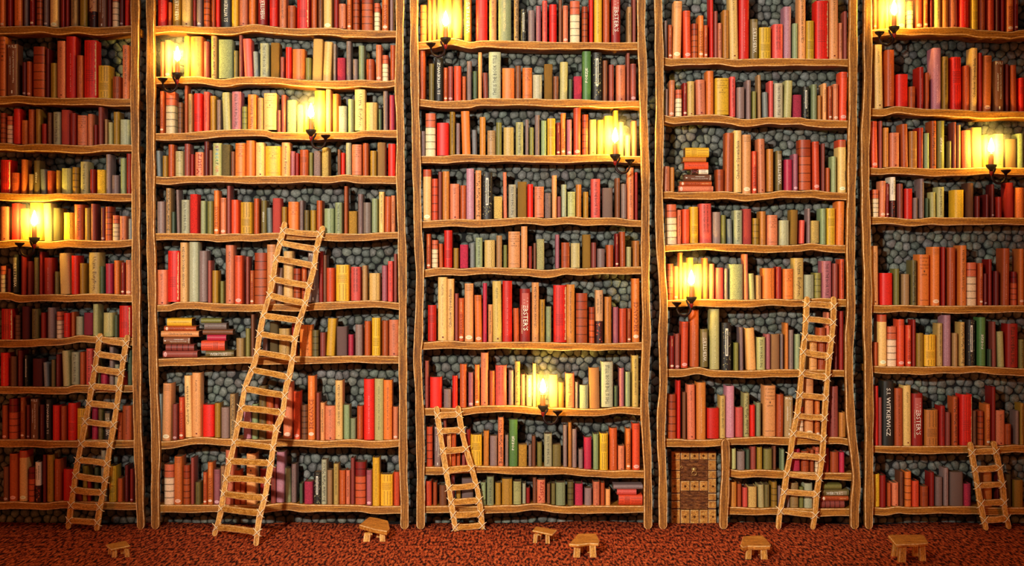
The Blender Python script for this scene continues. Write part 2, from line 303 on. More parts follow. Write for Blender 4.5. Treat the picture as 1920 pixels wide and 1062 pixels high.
class MB:
    """Collects vertices, faces, point colours and material slots for one mesh."""

    def __init__(self):
        self.v, self.f, self.c, self.m, self.s = [], [], [], [], []

    def add(self, verts, faces, col=(1, 1, 1), mat=0, smooth=False, cols=None):
        b = len(self.v)
        self.v.extend([tuple(p) for p in verts])
        self.f.extend([tuple(b + i for i in f) for f in faces])
        self.c.extend(cols if cols is not None else [col] * len(verts))
        if isinstance(mat, int):
            self.m.extend([mat] * len(faces))
        else:
            self.m.extend(mat)
        self.s.extend([smooth] * len(faces))

    def merge(self, o, M=None):
        vs = o.v if M is None else [tuple(M @ Vector(p)) for p in o.v]
        b = len(self.v)
        self.v.extend(vs)
        self.f.extend([tuple(b + i for i in f) for f in o.f])
        self.c.extend(o.c)
        self.m.extend(o.m)
        self.s.extend(o.s)

    def build(self, name, mats, parent=None, loc=(0, 0, 0), rot=(0, 0, 0)):
        me = bpy.data.meshes.new(name)
        me.from_pydata(self.v, [], self.f)
        n = len(self.v)
        at = me.color_attributes.new('tint', 'FLOAT_COLOR', 'POINT')
        arr = np.ones((n, 4), dtype=np.float32)
        arr[:, :3] = np.array(self.c, dtype=np.float32).reshape(n, 3)
        at.data.foreach_set('color', arr.ravel())
        me.polygons.foreach_set('material_index', self.m)
        me.polygons.foreach_set('use_smooth', self.s)
        for m in mats:
            me.materials.append(m)
        me.update()
        o = bpy.data.objects.new(name, me)
        COL.objects.link(o)
        o.location = loc
        o.rotation_euler = rot
        if parent:
            o.parent = parent
        return o


def box_geo(x0, x1, y0, y1, z0, z1, bv=0.0):
    """Box with chamfered front edges (front is -y)."""
    if bv <= 0:
        v = [(x0, y0, z0), (x1, y0, z0), (x1, y1, z0), (x0, y1, z0), (x0, y0, z1), (x1, y0, z1), (x1, y1, z1), (x0, y1, z1)]
        f = [(0, 1, 5, 4), (1, 2, 6, 5), (2, 3, 7, 6), (3, 0, 4, 7), (4, 5, 6, 7), (3, 2, 1, 0)]
        return v, f
    r = [(x0, y1, z0), (x1, y1, z0), (x1, y1, z1), (x0, y1, z1)]
    r += [(x0, y0 + bv, z0), (x1, y0 + bv, z0), (x1, y0 + bv, z1), (x0, y0 + bv, z1)]
    r += [(x0 + bv, y0, z0 + bv), (x1 - bv, y0, z0 + bv), (x1 - bv, y0, z1 - bv), (x0 + bv, y0, z1 - bv)]
    f = []
    for a in (0, 4):
        for i in range(4):
            j = (i + 1) % 4
            f.append((a + i, a + j, a + 4 + j, a + 4 + i))
    f.append((8, 9, 10, 11))
    f.append((3, 2, 1, 0))
    return r, f


def beam(path, hw, ht, B=None, N=None, bv=0.004, r0=False, r1=False, mats=(0, 1)):
    """A board along a path: half width hw (list) across, half thickness ht towards the viewer, chamfers with painted edge highlight in slot 1."""
    path = [Vector(p) for p in path]
    n = len(path)
    if not isinstance(hw, (list, tuple)):
        hw = [hw] * n
    rows = []
    def frame(i):
        T = (path[min(i + 1, n - 1)] - path[max(i - 1, 0)]).normalized()
        if B is not None:
            return Vector(B), Vector(N)
        b = Vector((T.z, 0, -T.x))
        if b.length < 1e-6:
            b = Vector((0, 0, 1))
        b.normalize()
        nn = T.cross(b)
        if nn.y > 0:
            nn = -nn
        return b, nn.normalized()
    def ring(p, b, nn, w, t):
        k = min(bv, w * 0.45, t * 0.45)
        e = k * 0.4
        pts = [(-w, -t + e), (-w, t - e), (-w + k, t), (w - k, t), (w, t - e), (w, -t + e), (w - k, -t), (-w + k, -t)]
        return [p + b * x + nn * y for x, y in pts]
    for i in range(n):
        b, nn = frame(i)
        rows.append((path[i], b, nn, hw[i]))
    def cap(i, sgn):
        p, b, nn, w = rows[i]
        q = rows[i + 1][0] if i == 0 else rows[i - 1][0]
        T = (p - q).normalized()
        out = []
        for a in (25, 50, 68, 80):
            a = math.radians(a)
            out.append((p + T * w * (math.sin(a)), b, nn, max(w * math.cos(a), 0.0012)))
        return out
    seq = list(rows)
    if r0:
        seq = cap(0, -1)[::-1] + seq
    if r1:
        seq = seq + cap(n - 1, 1)
    V, F, M = [], [], []
    for p, b, nn, w in seq:
        V += ring(p, b, nn, w, ht)
    for i in range(len(seq) - 1):
        for j in range(8):
            k = (j + 1) % 8
            F.append((8 * i + j, 8 * i + k, 8 * i + 8 + k, 8 * i + 8 + j))
            M.append(mats[1] if j in (1, 3) else mats[0])
    F.append(tuple(range(7, -1, -1)))
    M.append(mats[0])
    L = 8 * (len(seq) - 1)
    F.append(tuple(L + j for j in range(8)))
    M.append(mats[0])
    return V, F, M


def tube(path, r, sides=7, closed=False):
    path = [Vector(p) for p in path]
    n = len(path)
    rr = r if isinstance(r, (list, tuple)) else [r] * n
    V, F = [], []
    up = None
    for i in range(n):
        T = (path[min(i + 1, n - 1)] - path[max(i - 1, 0)]).normalized()
        if up is None:
            up = Vector((0, 0, 1)) if abs(T.z) < 0.9 else Vector((1, 0, 0))
        a = (up - T * up.dot(T)).normalized()
        up = a
        b = T.cross(a)
        for j in range(sides):
            t = 2 * math.pi * j / sides
            V.append(path[i] + (a * math.cos(t) + b * math.sin(t)) * rr[i])
    for i in range(n - 1):
        for j in range(sides):
            k = (j + 1) % sides
            F.append((sides * i + j, sides * i + k, sides * i + sides + k, sides * i + sides + j))
    F.append(tuple(range(sides - 1, -1, -1)))
    F.append(tuple(sides * (n - 1) + j for j in range(sides)))
    return V, F


def lathe(prof, sides=20, c=(0, 0, 0)):
    V, F = [], []
    for r, z in prof:
        for j in range(sides):
            t = 2 * math.pi * j / sides
            V.append((c[0] + r * math.cos(t), c[1] + r * math.sin(t), c[2] + z))
    for i in range(len(prof) - 1):
        for j in range(sides):
            k = (j + 1) % sides
            F.append((sides * i + j, sides * i + k, sides * i + sides + k, sides * i + sides + j))
    F.append(tuple(range(sides - 1, -1, -1)))
    F.append(tuple(sides * (len(prof) - 1) + j for j in range(sides)))
    return V, F


def smooth_path(pts, step):
    """Catmull-Rom resampling of a list of 2-D or 3-D points."""
    pts = [Vector(p) for p in pts]
    out = []
    for i in range(len(pts) - 1):
        p0, p1, p2, p3 = pts[max(i - 1, 0)], pts[i], pts[i + 1], pts[min(i + 2, len(pts) - 1)]
        k = max(1, int((p2 - p1).length / step))
        for j in range(k):
            t = j / k
            out.append(0.5 * ((2 * p1) + (p2 - p0) * t + (2 * p0 - 5 * p1 + 4 * p2 - p3) * t * t + (3 * p1 - p0 - 3 * p2 + p3) * t ** 3))
    out.append(pts[-1])
    return out


# ------------------------------------------------------------------ materials
def mat(name):
    m = bpy.data.materials.new(name)
    m.use_nodes = True
    nt = m.node_tree
    return m, nt, nt.nodes['Principled BSDF']


def node(nt, t, **kw):
    n = nt.nodes.new(t)
    for k, v in kw.items():
        if k.startswith('i_'):
            n.inputs[k[2:].replace('_', ' ')].default_value = v
        else:
            setattr(n, k, v)
    return n


def ramp(nt, fac, stops, interp='LINEAR'):
    r = nt.nodes.new('ShaderNodeValToRGB')
    r.color_ramp.interpolation = interp
    e = r.color_ramp.elements
    while len(e) < len(stops):
        e.new(0.5)
    for i, (p, c) in enumerate(stops):
        e[i].position = p
        e[i].color = (*c, 1)
    nt.links.new(fac, r.inputs['Fac'])
    return r.outputs['Color']


def mix(nt, a, b, fac, mode='MIX'):
    m = nt.nodes.new('ShaderNodeMix')
    m.data_type = 'RGBA'
    m.blend_type = mode
    for s, v in ((m.inputs[6], a), (m.inputs[7], b), (m.inputs[0], fac)):
        if isinstance(v, bpy.types.NodeSocket):
            nt.links.new(v, s)
        else:
            s.default_value = v if not isinstance(v, tuple) or len(v) == 4 else (*v, 1)
    return m.outputs[2]


def coords(nt, scale):
    tc = nt.nodes.new('ShaderNodeTexCoord')
    mp = nt.nodes.new('ShaderNodeMapping')
    mp.inputs['Scale'].default_value = scale
    nt.links.new(tc.outputs['Object'], mp.inputs['Vector'])
    return mp.outputs['Vector']


def bump(nt, bsdf, h, strength, dist):
    b = nt.nodes.new('ShaderNodeBump')
    b.inputs['Strength'].default_value = strength
    b.inputs['Distance'].default_value = dist
    nt.links.new(h, b.inputs['Height'])
    nt.links.new(b.outputs['Normal'], bsdf.inputs['Normal'])


def wood(name, scale, dark, midc, light, rough=0.6):
    m, nt, b = mat(name)
    n1 = node(nt, 'ShaderNodeTexNoise', i_Scale=1.0, i_Detail=6.0, i_Roughness=0.65)
    nt.links.new(coords(nt, scale), n1.inputs['Vector'])
    n2 = node(nt, 'ShaderNodeTexNoise', i_Scale=1.0, i_Detail=3.0, i_Roughness=0.7)
    nt.links.new(coords(nt, tuple(70 + 3.0 * s for s in scale)), n2.inputs['Vector'])
    c = ramp(nt, n1.outputs['Fac'], [(0.30, lin(dark)), (0.50, lin(midc)), (0.70, lin(light))])
    c2 = ramp(nt, n2.outputs['Fac'], [(0.36, (0.25, 0.2, 0.15)), (0.56, (1, 1, 1)), (0.72, (1.7, 1.6, 1.4))])
    nt.links.new(mix(nt, c, c2, 0.75, 'MULTIPLY'), b.inputs['Base Color'])
    b.inputs['Roughness'].default_value = rough
    b.inputs['Specular IOR Level'].default_value = 0.3
    bump(nt, b, n1.outputs['Fac'], 0.5, 0.003)
    return m


WX = wood('wood_along_shelf', (6, 40, 130), (84, 44, 8), (178, 112, 30), (226, 158, 58))
WZ = wood('wood_along_post', (130, 40, 6), (74, 40, 10), (156, 98, 32), (204, 142, 60))
LZ = wood('ladder_wood', (90, 40, 10), (164, 98, 28), (222, 156, 62), (246, 196, 104))
LX = wood('ladder_rung_wood', (12, 40, 90), (152, 90, 26), (214, 148, 58), (242, 188, 98))
SW = wood('stool_wood', (14, 60, 110), (150, 78, 20), (214, 136, 48), (242, 178, 84))
DW = wood('door_wood', (40, 40, 60), (150, 84, 26), (214, 140, 56), (246, 192, 104))
DP = wood('door_panel_wood', (30, 60, 160), (52, 22, 8), (128, 68, 26), (190, 122, 60))
RIM, nt, b = mat('pale_edge_highlight')  # pale rim highlight painted into the colour of the wood chamfers
_n = node(nt, 'ShaderNodeTexNoise', i_Scale=70.0, i_Detail=3.0)
nt.links.new(coords(nt, (1, 1, 1)), _n.inputs['Vector'])
nt.links.new(ramp(nt, _n.outputs['Fac'], [(0.3, lin((196, 134, 70))), (0.5, lin((228, 176, 110))), (0.7, lin((246, 206, 150)))]), b.inputs['Base Color'])
b.inputs['Roughness'].default_value = 0.7


def tinted(name, kind):
    """Cover materials: colour from the mesh's own tint, with the texture of the cloth."""
    m, nt, b = mat(name)
    a = node(nt, 'ShaderNodeVertexColor', layer_name='tint')
    c = a.outputs['Color']
    if kind == 'cloth':
        n = node(nt, 'ShaderNodeTexNoise', i_Scale=1.0, i_Detail=5.0, i_Roughness=0.75)
        nt.links.new(coords(nt, (240, 240, 150)), n.inputs['Vector'])
        k = ramp(nt, n.outputs['Fac'], [(0.3, (0.5, 0.48, 0.46)), (0.52, (1, 1, 1)), (0.75, (1.35, 1.32, 1.25))])
        nt.links.new(mix(nt, c, k, 0.8, 'MULTIPLY'), b.inputs['Base Color'])
        bump(nt, b, n.outputs['Fac'], 0.25, 0.001)
        b.inputs['Roughness'].default_value = 0.45
        b.inputs['Specular IOR Level'].default_value = 0.4
    elif kind == 'weave':
        tc = node(nt, 'ShaderNodeTexCoord')
        w1 = node(nt, 'ShaderNodeTexWave', i_Scale=130.0, i_Distortion=0.8, bands_direction='DIAGONAL')
        w2 = node(nt, 'ShaderNodeTexWave', i_Scale=130.0, i_Distortion=0.8, bands_direction='DIAGONAL')
        nt.links.new(tc.outputs['Object'], w1.inputs['Vector'])
        mp2 = node(nt, 'ShaderNodeMapping')
        mp2.inputs['Scale'].default_value = (-1, 1, 1)
        nt.links.new(tc.outputs['Object'], mp2.inputs['Vector'])
        nt.links.new(mp2.outputs['Vector'], w2.inputs['Vector'])
        mm = node(nt, 'ShaderNodeMath', operation='MULTIPLY')
        nt.links.new(w1.outputs['Fac'], mm.inputs[0])
        nt.links.new(w2.outputs['Fac'], mm.inputs[1])
        k = ramp(nt, mm.outputs[0], [(0.05, (0.16, 0.1, 0.08)), (0.3, (1.0, 1.0, 1.0)), (0.8, (1.4, 1.35, 1.2))])
        nt.links.new(mix(nt, c, k, 0.9, 'MULTIPLY'), b.inputs['Base Color'])
        bump(nt, b, mm.outputs[0], 0.5, 0.002)
        b.inputs['Roughness'].default_value = 0.8
    elif kind == 'nap':
        n = node(nt, 'ShaderNodeTexNoise', i_Scale=1.0, i_Detail=4.0, i_Roughness=0.8)
        nt.links.new(coords(nt, (420, 420, 260)), n.inputs['Vector'])
        k = ramp(nt, n.outputs['Fac'], [(0.38, (0.35, 0.33, 0.32)), (0.52, (1, 1, 1)), (0.66, (1.9, 1.85, 1.7))])
        nt.links.new(mix(nt, c, k, 0.9, 'MULTIPLY'), b.inputs['Base Color'])
        bump(nt, b, n.outputs['Fac'], 0.5, 0.002)
        b.inputs['Roughness'].default_value = 0.85
    elif kind == 'ink':
        nt.links.new(c, b.inputs['Base Color'])
        b.inputs['Roughness'].default_value = 0.6
    elif kind == 'page':
        b.inputs['Base Color'].default_value = (*lin((120, 88, 52)), 1)
        b.inputs['Roughness'].default_value = 0.9
    return m


BOOKM = [tinted('book_cloth', 'cloth'), tinted('book_weave', 'weave'), tinted('book_nap', 'nap'), tinted('book_pages', 'page'), tinted('book_print', 'ink')]


def plain(name, c, rough=0.6, metal=0.0, spec=0.4):
    m, nt, b = mat(name)
    b.inputs['Base Color'].default_value = (*lin(c), 1)
    b.inputs['Roughness'].default_value = rough
    b.inputs['Metallic'].default_value = metal
    b.inputs['Specular IOR Level'].default_value = spec
    return m


IRON = plain('wrought_iron', (38, 20, 18), 0.38, 0.6)
ROPE = plain('pale_rope', (245, 226, 186), 0.8)
WICK = plain('burnt_wick', (12, 9, 8), 0.9)
BRASS = plain('old_brass', (232, 184, 110), 0.35, 0.7)
STUD = plain('iron_stud', (96, 54, 22), 0.4, 0.5)
STRAP = plain('door_strap', (92, 50, 20), 0.6)
REDWAX = plain('red_wax', (150, 26, 14), 0.35)
WAX, nt, b = mat('candle_wax')
b.inputs['Base Color'].default_value = (*lin((240, 128, 40)), 1)
b.inputs['Subsurface Weight'].default_value = 0.6
b.inputs['Subsurface Radius'].default_value = (0.03, 0.012, 0.004)
b.inputs['Roughness'].default_value = 0.4
FLAME, nt, b = mat('candle_flame')
nt.nodes.remove(b)
em = node(nt, 'ShaderNodeEmission', i_Color=(1.0, 0.66, 0.12, 1), i_Strength=500.0)
nt.links.new(em.outputs[0], nt.nodes['Material Output'].inputs['Surface'])

# ------------------------------------------------------------------ stone wall
def build_wall():
    sx, sz = 0.049, 0.043
    X0, X1, Z0, Z1 = -3.16, 3.16, -0.02, 3.06
    nx, nz = int((X1 - X0) / sx), int((Z1 - Z0) / sz)
    gx = np.zeros((nz + 4, nx + 4))
    gz = np.zeros_like(gx)
    for r in range(nz + 4):
        for c in range(nx + 4):
            gx[r, c] = X0 + (c - 2 + (0.5 if r % 2 else 0)) * sx
            gz[r, c] = Z0 + (r - 1.5) * sz
    gx += rng.uniform(-0.33, 0.33, gx.shape) * sx
    gz += rng.uniform(-0.30, 0.30, gz.shape) * sz
    NA = 14
    ang = np.linspace(0, 2 * np.pi, NA, endpoint=False)
    ca, sa = np.cos(ang), np.sin(ang)
    R, C = nz, nx
    cx, cz = gx[2:-2, 2:-2], gz[2:-2, 2:-2]
    rad = np.full((R, C, NA), 0.62 * sx)
    for dr in (-2, -1, 0, 1, 2):
        for dc in (-2, -1, 0, 1, 2):
            if dr == 0 and dc == 0:
                continue
            dx = gx[2 + dr:R + 2 + dr, 2 + dc:C + 2 + dc] - cx
            dz = gz[2 + dr:R + 2 + dr, 2 + dc:C + 2 + dc] - cz
            dd = np.sqrt(dx * dx + dz * dz) + 1e-9
            cosv = (dx[..., None] * ca + dz[..., None] * sa) / dd[..., None]
            lim = np.where(cosv > 0.12, (dd[..., None] * 0.5) / np.maximum(cosv, 0.12), 9.0)
            rad = np.minimum(rad, lim)
    for _ in range(2):                       # round the corners of each cell
        rad = np.minimum(rad, (np.roll(rad, 1, 2) + np.roll(rad, -1, 2) + 2 * rad) / 4 * 1.04)
    rad = rad * 0.985 - 0.0003
    prof = [(1.0, 0.0), (0.97, 0.38), (0.86, 0.66), (0.62, 0.87), (0.3, 0.98)]
    hgt = rng.uniform(0.014, 0.021, (R, C))
    tilt = rng.uniform(-0.16, 0.16, (2, R, C))
    n = R * C
    verts = np.zeros((n, NA * len(prof) + 1, 3), dtype=np.float32)
    for k, (pr, ph) in enumerate(prof):
        ox, oz = rad * ca * pr, rad * sa * pr
        verts[:, k * NA:(k + 1) * NA, 0] = (cx[..., None] + ox).reshape(n, NA)
        verts[:, k * NA:(k + 1) * NA, 2] = (cz[..., None] + oz).reshape(n, NA)
        dep = hgt[..., None] * ph + (ox * tilt[0][..., None] + oz * tilt[1][..., None]) * ph
        verts[:, k * NA:(k + 1) * NA, 1] = (-dep).reshape(n, NA)
    verts[:, -1, 0] = cx.reshape(n)
    verts[:, -1, 2] = cz.reshape(n)
    verts[:, -1, 1] = -hgt.reshape(n)
    fq = []
    for k in range(len(prof) - 1):
        for j in range(NA):
            j2 = (j + 1) % NA
            fq.append((k * NA + j, k * NA + j2, (k + 1) * NA + j2, (k + 1) * NA + j))
    ft = [((len(prof) - 1) * NA + j, (len(prof) - 1) * NA + (j + 1) % NA, NA * len(prof)) for j in range(NA)]
    V = verts.shape[1]
    base = (np.arange(n) * V)[:, None, None]
    q = (np.array(fq)[None] + base).reshape(-1, 4)
    t = (np.array(ft)[None] + base).reshape(-1, 3)
    allv = verts.reshape(-1, 3)
    # mortar slab behind the stones
    mv, mf = box_geo(X0, X1, 0.0, 0.12, -0.03, Z1)
    nb = len(allv)
    allv = np.vstack([allv, np.array(mv, dtype=np.float32)])
    loops = np.concatenate([q.ravel(), t.ravel(), (np.array(mf) + nb).ravel()])
    tot = np.concatenate([np.full(len(q), 4), np.full(len(t), 3), np.full(6, 4)])
    start = np.concatenate([[0], np.cumsum(tot)[:-1]])
    me = bpy.data.meshes.new('wall_back')
    me.vertices.add(len(allv))
    me.vertices.foreach_set('co', allv.ravel())
    me.loops.add(len(loops))
    me.loops.foreach_set('vertex_index', loops.astype(np.int32))
    me.polygons.add(len(tot))
    me.polygons.foreach_set('loop_start', start.astype(np.int32))
    me.polygons.foreach_set('loop_total', tot.astype(np.int32))
    mi = np.zeros(len(tot), dtype=np.int32)
    mi[-6:] = 1
    me.polygons.foreach_set('material_index', mi)
    sm = np.ones(len(tot), dtype=bool)
    sm[-6:] = False
    me.polygons.foreach_set('use_smooth', sm)
    tint = np.ones((len(allv), 4), dtype=np.float32)
    g = rng.uniform(0.6, 1.25, (n, 1)) * np.array([[1, 1, 1]]) * (1 + rng.uniform(-0.08, 0.08, (n, 3)))
    tint[:nb, :3] = np.repeat(g, V, axis=0)
    at = me.color_attributes.new('tint', 'FLOAT_COLOR', 'POINT')
    at.data.foreach_set('color', tint.ravel())
    me.update()
    me.validate()
    m, nt, b = mat('grey_pebble')
    a = node(nt, 'ShaderNodeVertexColor', layer_name='tint')
    n1 = node(nt, 'ShaderNodeTexNoise', i_Scale=55.0, i_Detail=6.0, i_Roughness=0.7, i_Distortion=1.2)
    n2 = node(nt, 'ShaderNodeTexNoise', i_Scale=26.0, i_Detail=3.0, i_Distortion=2.5)
    tc = node(nt, 'ShaderNodeTexCoord')
    nt.links.new(tc.outputs['Object'], n1.inputs['Vector'])
    nt.links.new(tc.outputs['Object'], n2.inputs['Vector'])
    c = ramp(nt, n1.outputs['Fac'], [(0.25, lin((62, 67, 62))), (0.5, lin((106, 110, 103))), (0.75, lin((150, 152, 142)))])
    veins = ramp(nt, n2.outputs['Fac'], [(0.485, (0, 0, 0)), (0.5, (1, 1, 1)), (0.515, (0, 0, 0))])
    sep = node(nt, 'ShaderNodeSeparateColor')
    nt.links.new(veins, sep.inputs[0])
    vm = node(nt, 'ShaderNodeMath', operation='MULTIPLY')
    vm.inputs[1].default_value = 0.4
    nt.links.new(sep.outputs[0], vm.inputs[0])
    c = mix(nt, c, (*lin((176, 176, 166)), 1), vm.outputs[0])
    nt.links.new(mix(nt, c, a.outputs['Color'], 1.0, 'MULTIPLY'), b.inputs['Base Color'])
    b.inputs['Roughness'].default_value = 0.55
    bump(nt, b, n1.outputs['Fac'], 0.35, 0.004)
    me.materials.append(m)
    me.materials.append(plain('dark_mortar', (16, 17, 18), 0.9))
    o = bpy.data.objects.new('wall_back', me)
    o.location = (0, WALL_Y, 0)
    COL.objects.link(o)
    tag(o, 'wall of rounded dark grey pebbles behind the bookcases', kind='structure')


build_wall()


# ------------------------------------------------------------------ floor
def build_floor():
    m, nt, b = mat('mottled_red_carpet')
    v1 = node(nt, 'ShaderNodeTexNoise', i_Scale=1.0, i_Detail=3.0, i_Roughness=0.6)
    nt.links.new(coords(nt, (80, 17, 80)), v1.inputs['Vector'])
    v2 = node(nt, 'ShaderNodeTexNoise', i_Scale=1.0, i_Detail=2.0, i_Roughness=0.5)
    nt.links.new(coords(nt, (150, 36, 150)), v2.inputs['Vector'])
    c = ramp(nt, v1.outputs['Fac'], [(0.43, lin((44, 12, 11))), (0.48, lin((152, 58, 32))), (0.56, lin((196, 86, 44))), (0.68, lin((224, 122, 70)))])
    k = ramp(nt, v2.outputs['Fac'], [(0.38, (0.4, 0.35, 0.35)), (0.5, (1, 1, 1)), (0.7, (1.25, 1.2, 1.1))])
    nt.links.new(mix(nt, c, k, 0.85, 'MULTIPLY'), b.inputs['Base Color'])
    b.inputs['Roughness'].default_value = 0.95
    b.inputs['Specular IOR Level'].default_value = 0.1
    bump(nt, b, v1.outputs['Fac'], 0.6, 0.006)
    ground = plain('dark_ground', (20, 14, 13), 0.9)
    mb = MB()
    v, f = box_geo(-3.4, 3.4, 3.4, 8.1, -0.1, -0.012)
    mb.add(v, f, mat=1)
    edge = [(-60, 978), (120, 981), (230, 983), (300, 979), (380, 981), (480, 983), (540, 979), (640, 981), (760, 983), (860, 980), (960, 981), (1060, 978), (1110, 974), (1180, 979),
            (1300, 981), (1420, 979), (1560, 982), (1640, 984), (1740, 979), (1840, 981), (1980, 983)]
    pts = smooth_path([(a, b_, 0) for a, b_ in edge], 12)
    xs, ys = [], []
    for p in pts:
        d = min(floor_d(p.y), 7.985)
        xs.append((p.x - 960) * K * d)
        ys.append(d)
    xs[0], xs[-1] = -3.4, 3.4
    n = len(xs)
    V = [(xs[i], ys[i] - 0.012, 0) for i in range(n)] + [(xs[i], ys[i], -0.012) for i in range(n)] + [(xs[i], 3.4, 0) for i in range(n)]
    F = []
    for i in range(n - 1):
        F.append((i, i + 1, n + i + 1, n + i))
        F.append((2 * n + i, 2 * n + i + 1, i + 1, i))
    mb.add(V, F, mat=0)
    o = mb.build('floor', [m, ground])
    tag(o, 'floor covered in mottled dark red carpet', kind='structure')


build_floor()

# ------------------------------------------------------------------ read the shelves
PAL = dict(r=(226, 34, 20), R=(148, 28, 20), d=(104, 26, 24), o=(232, 122, 48), O=(186, 82, 34), c=(246, 196, 116), i=(250, 214, 170), p=(222, 126, 84),
           k=(226, 86, 74), y=(232, 178, 44), Y=(168, 126, 40), e=(112, 98, 52), g=(146, 158, 112), G=(74, 92, 66), w=(176, 174, 140), W=(128, 134, 134),
           l=(142, 116, 110), m=(182, 42, 70), b=(124, 74, 46), t=(176, 134, 84), K=(40, 38, 34), h=(190, 182, 118), a=(152, 70, 58), D=(172, 98, 108),
           n=(208, 172, 92), j=(238, 164, 98), V=(132, 128, 62), Z=(224, 78, 40), q=(196, 132, 146), F=(86, 130, 66), I=(198, 124, 50))
CNAME = dict(r='bright red', R='dark red', d='maroon', o='orange', O='rust', c='cream', i='ivory', p='salmon', k='coral', y='yellow', Y='mustard', e='olive brown', g='sage green',
             G='dark green', w='pale grey', W='blue grey', l='mauve', m='crimson', b='brown', t='tan', K='black', h='pale olive', a='brick red', D='dusty pink',
             n='straw', j='apricot', V='olive green', Z='vermilion', q='lilac pink', F='green', I='caramel')
BOARD_T = 13.6
CASES = {}
cur = None
for ln in DATA.strip().splitlines():
    ln = ln.strip()
    if not ln:
        continue
    if ln[0] == '@':
        t = ln[1:].split()
        cas, row, ox, oy, sc = int(t[0]), int(t[1]), float(t[2]), float(t[3]), float(t[4])
        cur = CASES.setdefault(cas, {}).setdefault(row, {'pts': [], 'books': [], 'flat': []})
    elif ln[0] == '-' and ',' in ln.split()[0] and ln.split()[0].count(',') == 1:
        for tk in ln[1:].split():
            x, y = tk.split(',')
            cur['pts'].append((ox + float(x) / sc, oy + float(y) / sc))
    else:
        stack_no = len({b_['stack'] for b_ in cur['flat']})
        for tk in ln.split():
            flat = tk[0] == 'H'
            a = tk[1:].split(',') if flat else tk.split(',')
            lean = 0.0
            if '/' in a[-1]:
                a[-1], l_ = a[-1].split('/')
                lean = float(l_) / sc
            st = a[-1]
            if flat:
                y0 = oy + float(a[2]) / sc
                if cur['flat'] and cur['flat'][-1]['stack'] == stack_no and cur['flat'][-1]['y1'] is None:
                    cur['flat'][-1]['y1'] = y0
                y1 = oy + float(a[3]) / sc if len(a) == 5 else None
                cur['flat'].append(dict(x0=ox + float(a[0]) / sc, x1=ox + float(a[1]) / sc, y0=y0, y1=y1, c=st[0], s=st[1:], stack=stack_no, flat=True))
            else:
                cur['books'].append(dict(x0=ox + float(a[0]) / sc, x1=ox + float(a[1]) / sc, y0=oy + float(a[2]) / sc, c=st[0], s=st[1:], lean=lean, flat=False))

POSTS = {
    1: {'right': [(-22, 254.5), (75, 254.5), (190, 253.7), (275, 255), (375, 256), (510, 256), (640, 257), (780, 258.5), (860, 261), (900, 263), (940, 263), (986, 266)],
        'left': [(-22, -72), (300, -70), (600, -73), (986, -70)]},
    2: {'left': [(-22, 283), (150, 283.5), (310, 283), (440, 283.5), (510, 285.5), (630, 287), (720, 289), (800, 292), (860, 293), (920, 291.5), (986, 292.5)],
        'right': [(-22, 750.5), (100, 749.5), (170, 748.7), (250, 751.5), (330, 751), (420, 753), (500, 755), (640, 755.5), (760, 756), (880, 756.5), (940, 759), (994, 758.5)]},
    3: {'left': [(-22, 776.5), (100, 777), (190, 778.5), (250, 780), (350, 782), (440, 784), (500, 787.5), (560, 787), (640, 784.5), (670, 782.5), (740, 786), (810, 788), (900, 789), (995, 789)],
        'right': [(-22, 1202.5), (60, 1202), (130, 1205), (200, 1206), (260, 1207.5), (340, 1210), (450, 1209.5), (540, 1210), (620, 1212), (690, 1209.5), (760, 1208), (850, 1213), (920, 1214.5), (988, 1214.5)]},
    4: {'left': [(-22, 1233), (130, 1236), (250, 1236), (330, 1235), (420, 1236), (500, 1240), (570, 1244), (640, 1242), (720, 1243.5), (770, 1240), (830, 1239), (890, 1242), (988, 1242.5)],
        'right': [(-22, 1599), (170, 1598.5), (300, 1597), (420, 1594.5), (500, 1594), (580, 1595), (640, 1591.5), (720, 1591.5), (800, 1595), (860, 1602), (905, 1605), (950, 1601.5), (987, 1601.5)],
        'mid': [(831, 1359.5), (880, 1360), (930, 1358), (955, 1356.5), (988, 1355.5)]},
    5: {'left': [(-22, 1626), (150, 1626), (260, 1621.5), (350, 1621.5), (460, 1624), (540, 1626), (620, 1625.5), (740, 1628.5), (880, 1628.5), (988, 1628)],
        'right': [(-22, 1992), (400, 1990), (700, 1993), (988, 1990)]},
}
CASE_NAME = {1: 'leftmost bookcase', 2: 'second bookcase from left', 3: 'middle bookcase', 4: 'bookcase with the door', 5: 'rightmost bookcase'}
ORD = ['first', 'second', 'third', 'fourth', 'fifth', 'sixth', 'seventh', 'eighth', 'ninth', 'tenth', 'eleventh', 'twelfth', 'thirteenth', 'fourteenth', 'fifteenth', 'sixteenth',
       'seventeenth', 'eighteenth', 'nineteenth', 'twentieth'] + ['twenty-' + s for s in ('first', 'second', 'third', 'fourth', 'fifth', 'sixth', 'seventh', 'eighth', 'ninth')] + \
      ['thirtieth'] + ['thirty-' + s for s in ('first', 'second', 'third', 'fourth', 'fifth', 'sixth', 'seventh', 'eighth', 'ninth')]


def interp(pts, x):
    if x <= pts[0][0]:
        return pts[0][1]
    for (a, b_), (c, d_) in zip(pts, pts[1:]):
        if x <= c:
            t = (x - a) / max(c - a, 1e-6)
            return b_ + (d_ - b_) * t
    return pts[-1][1]


def post_x(pl, py):
    return interp(pl, py)


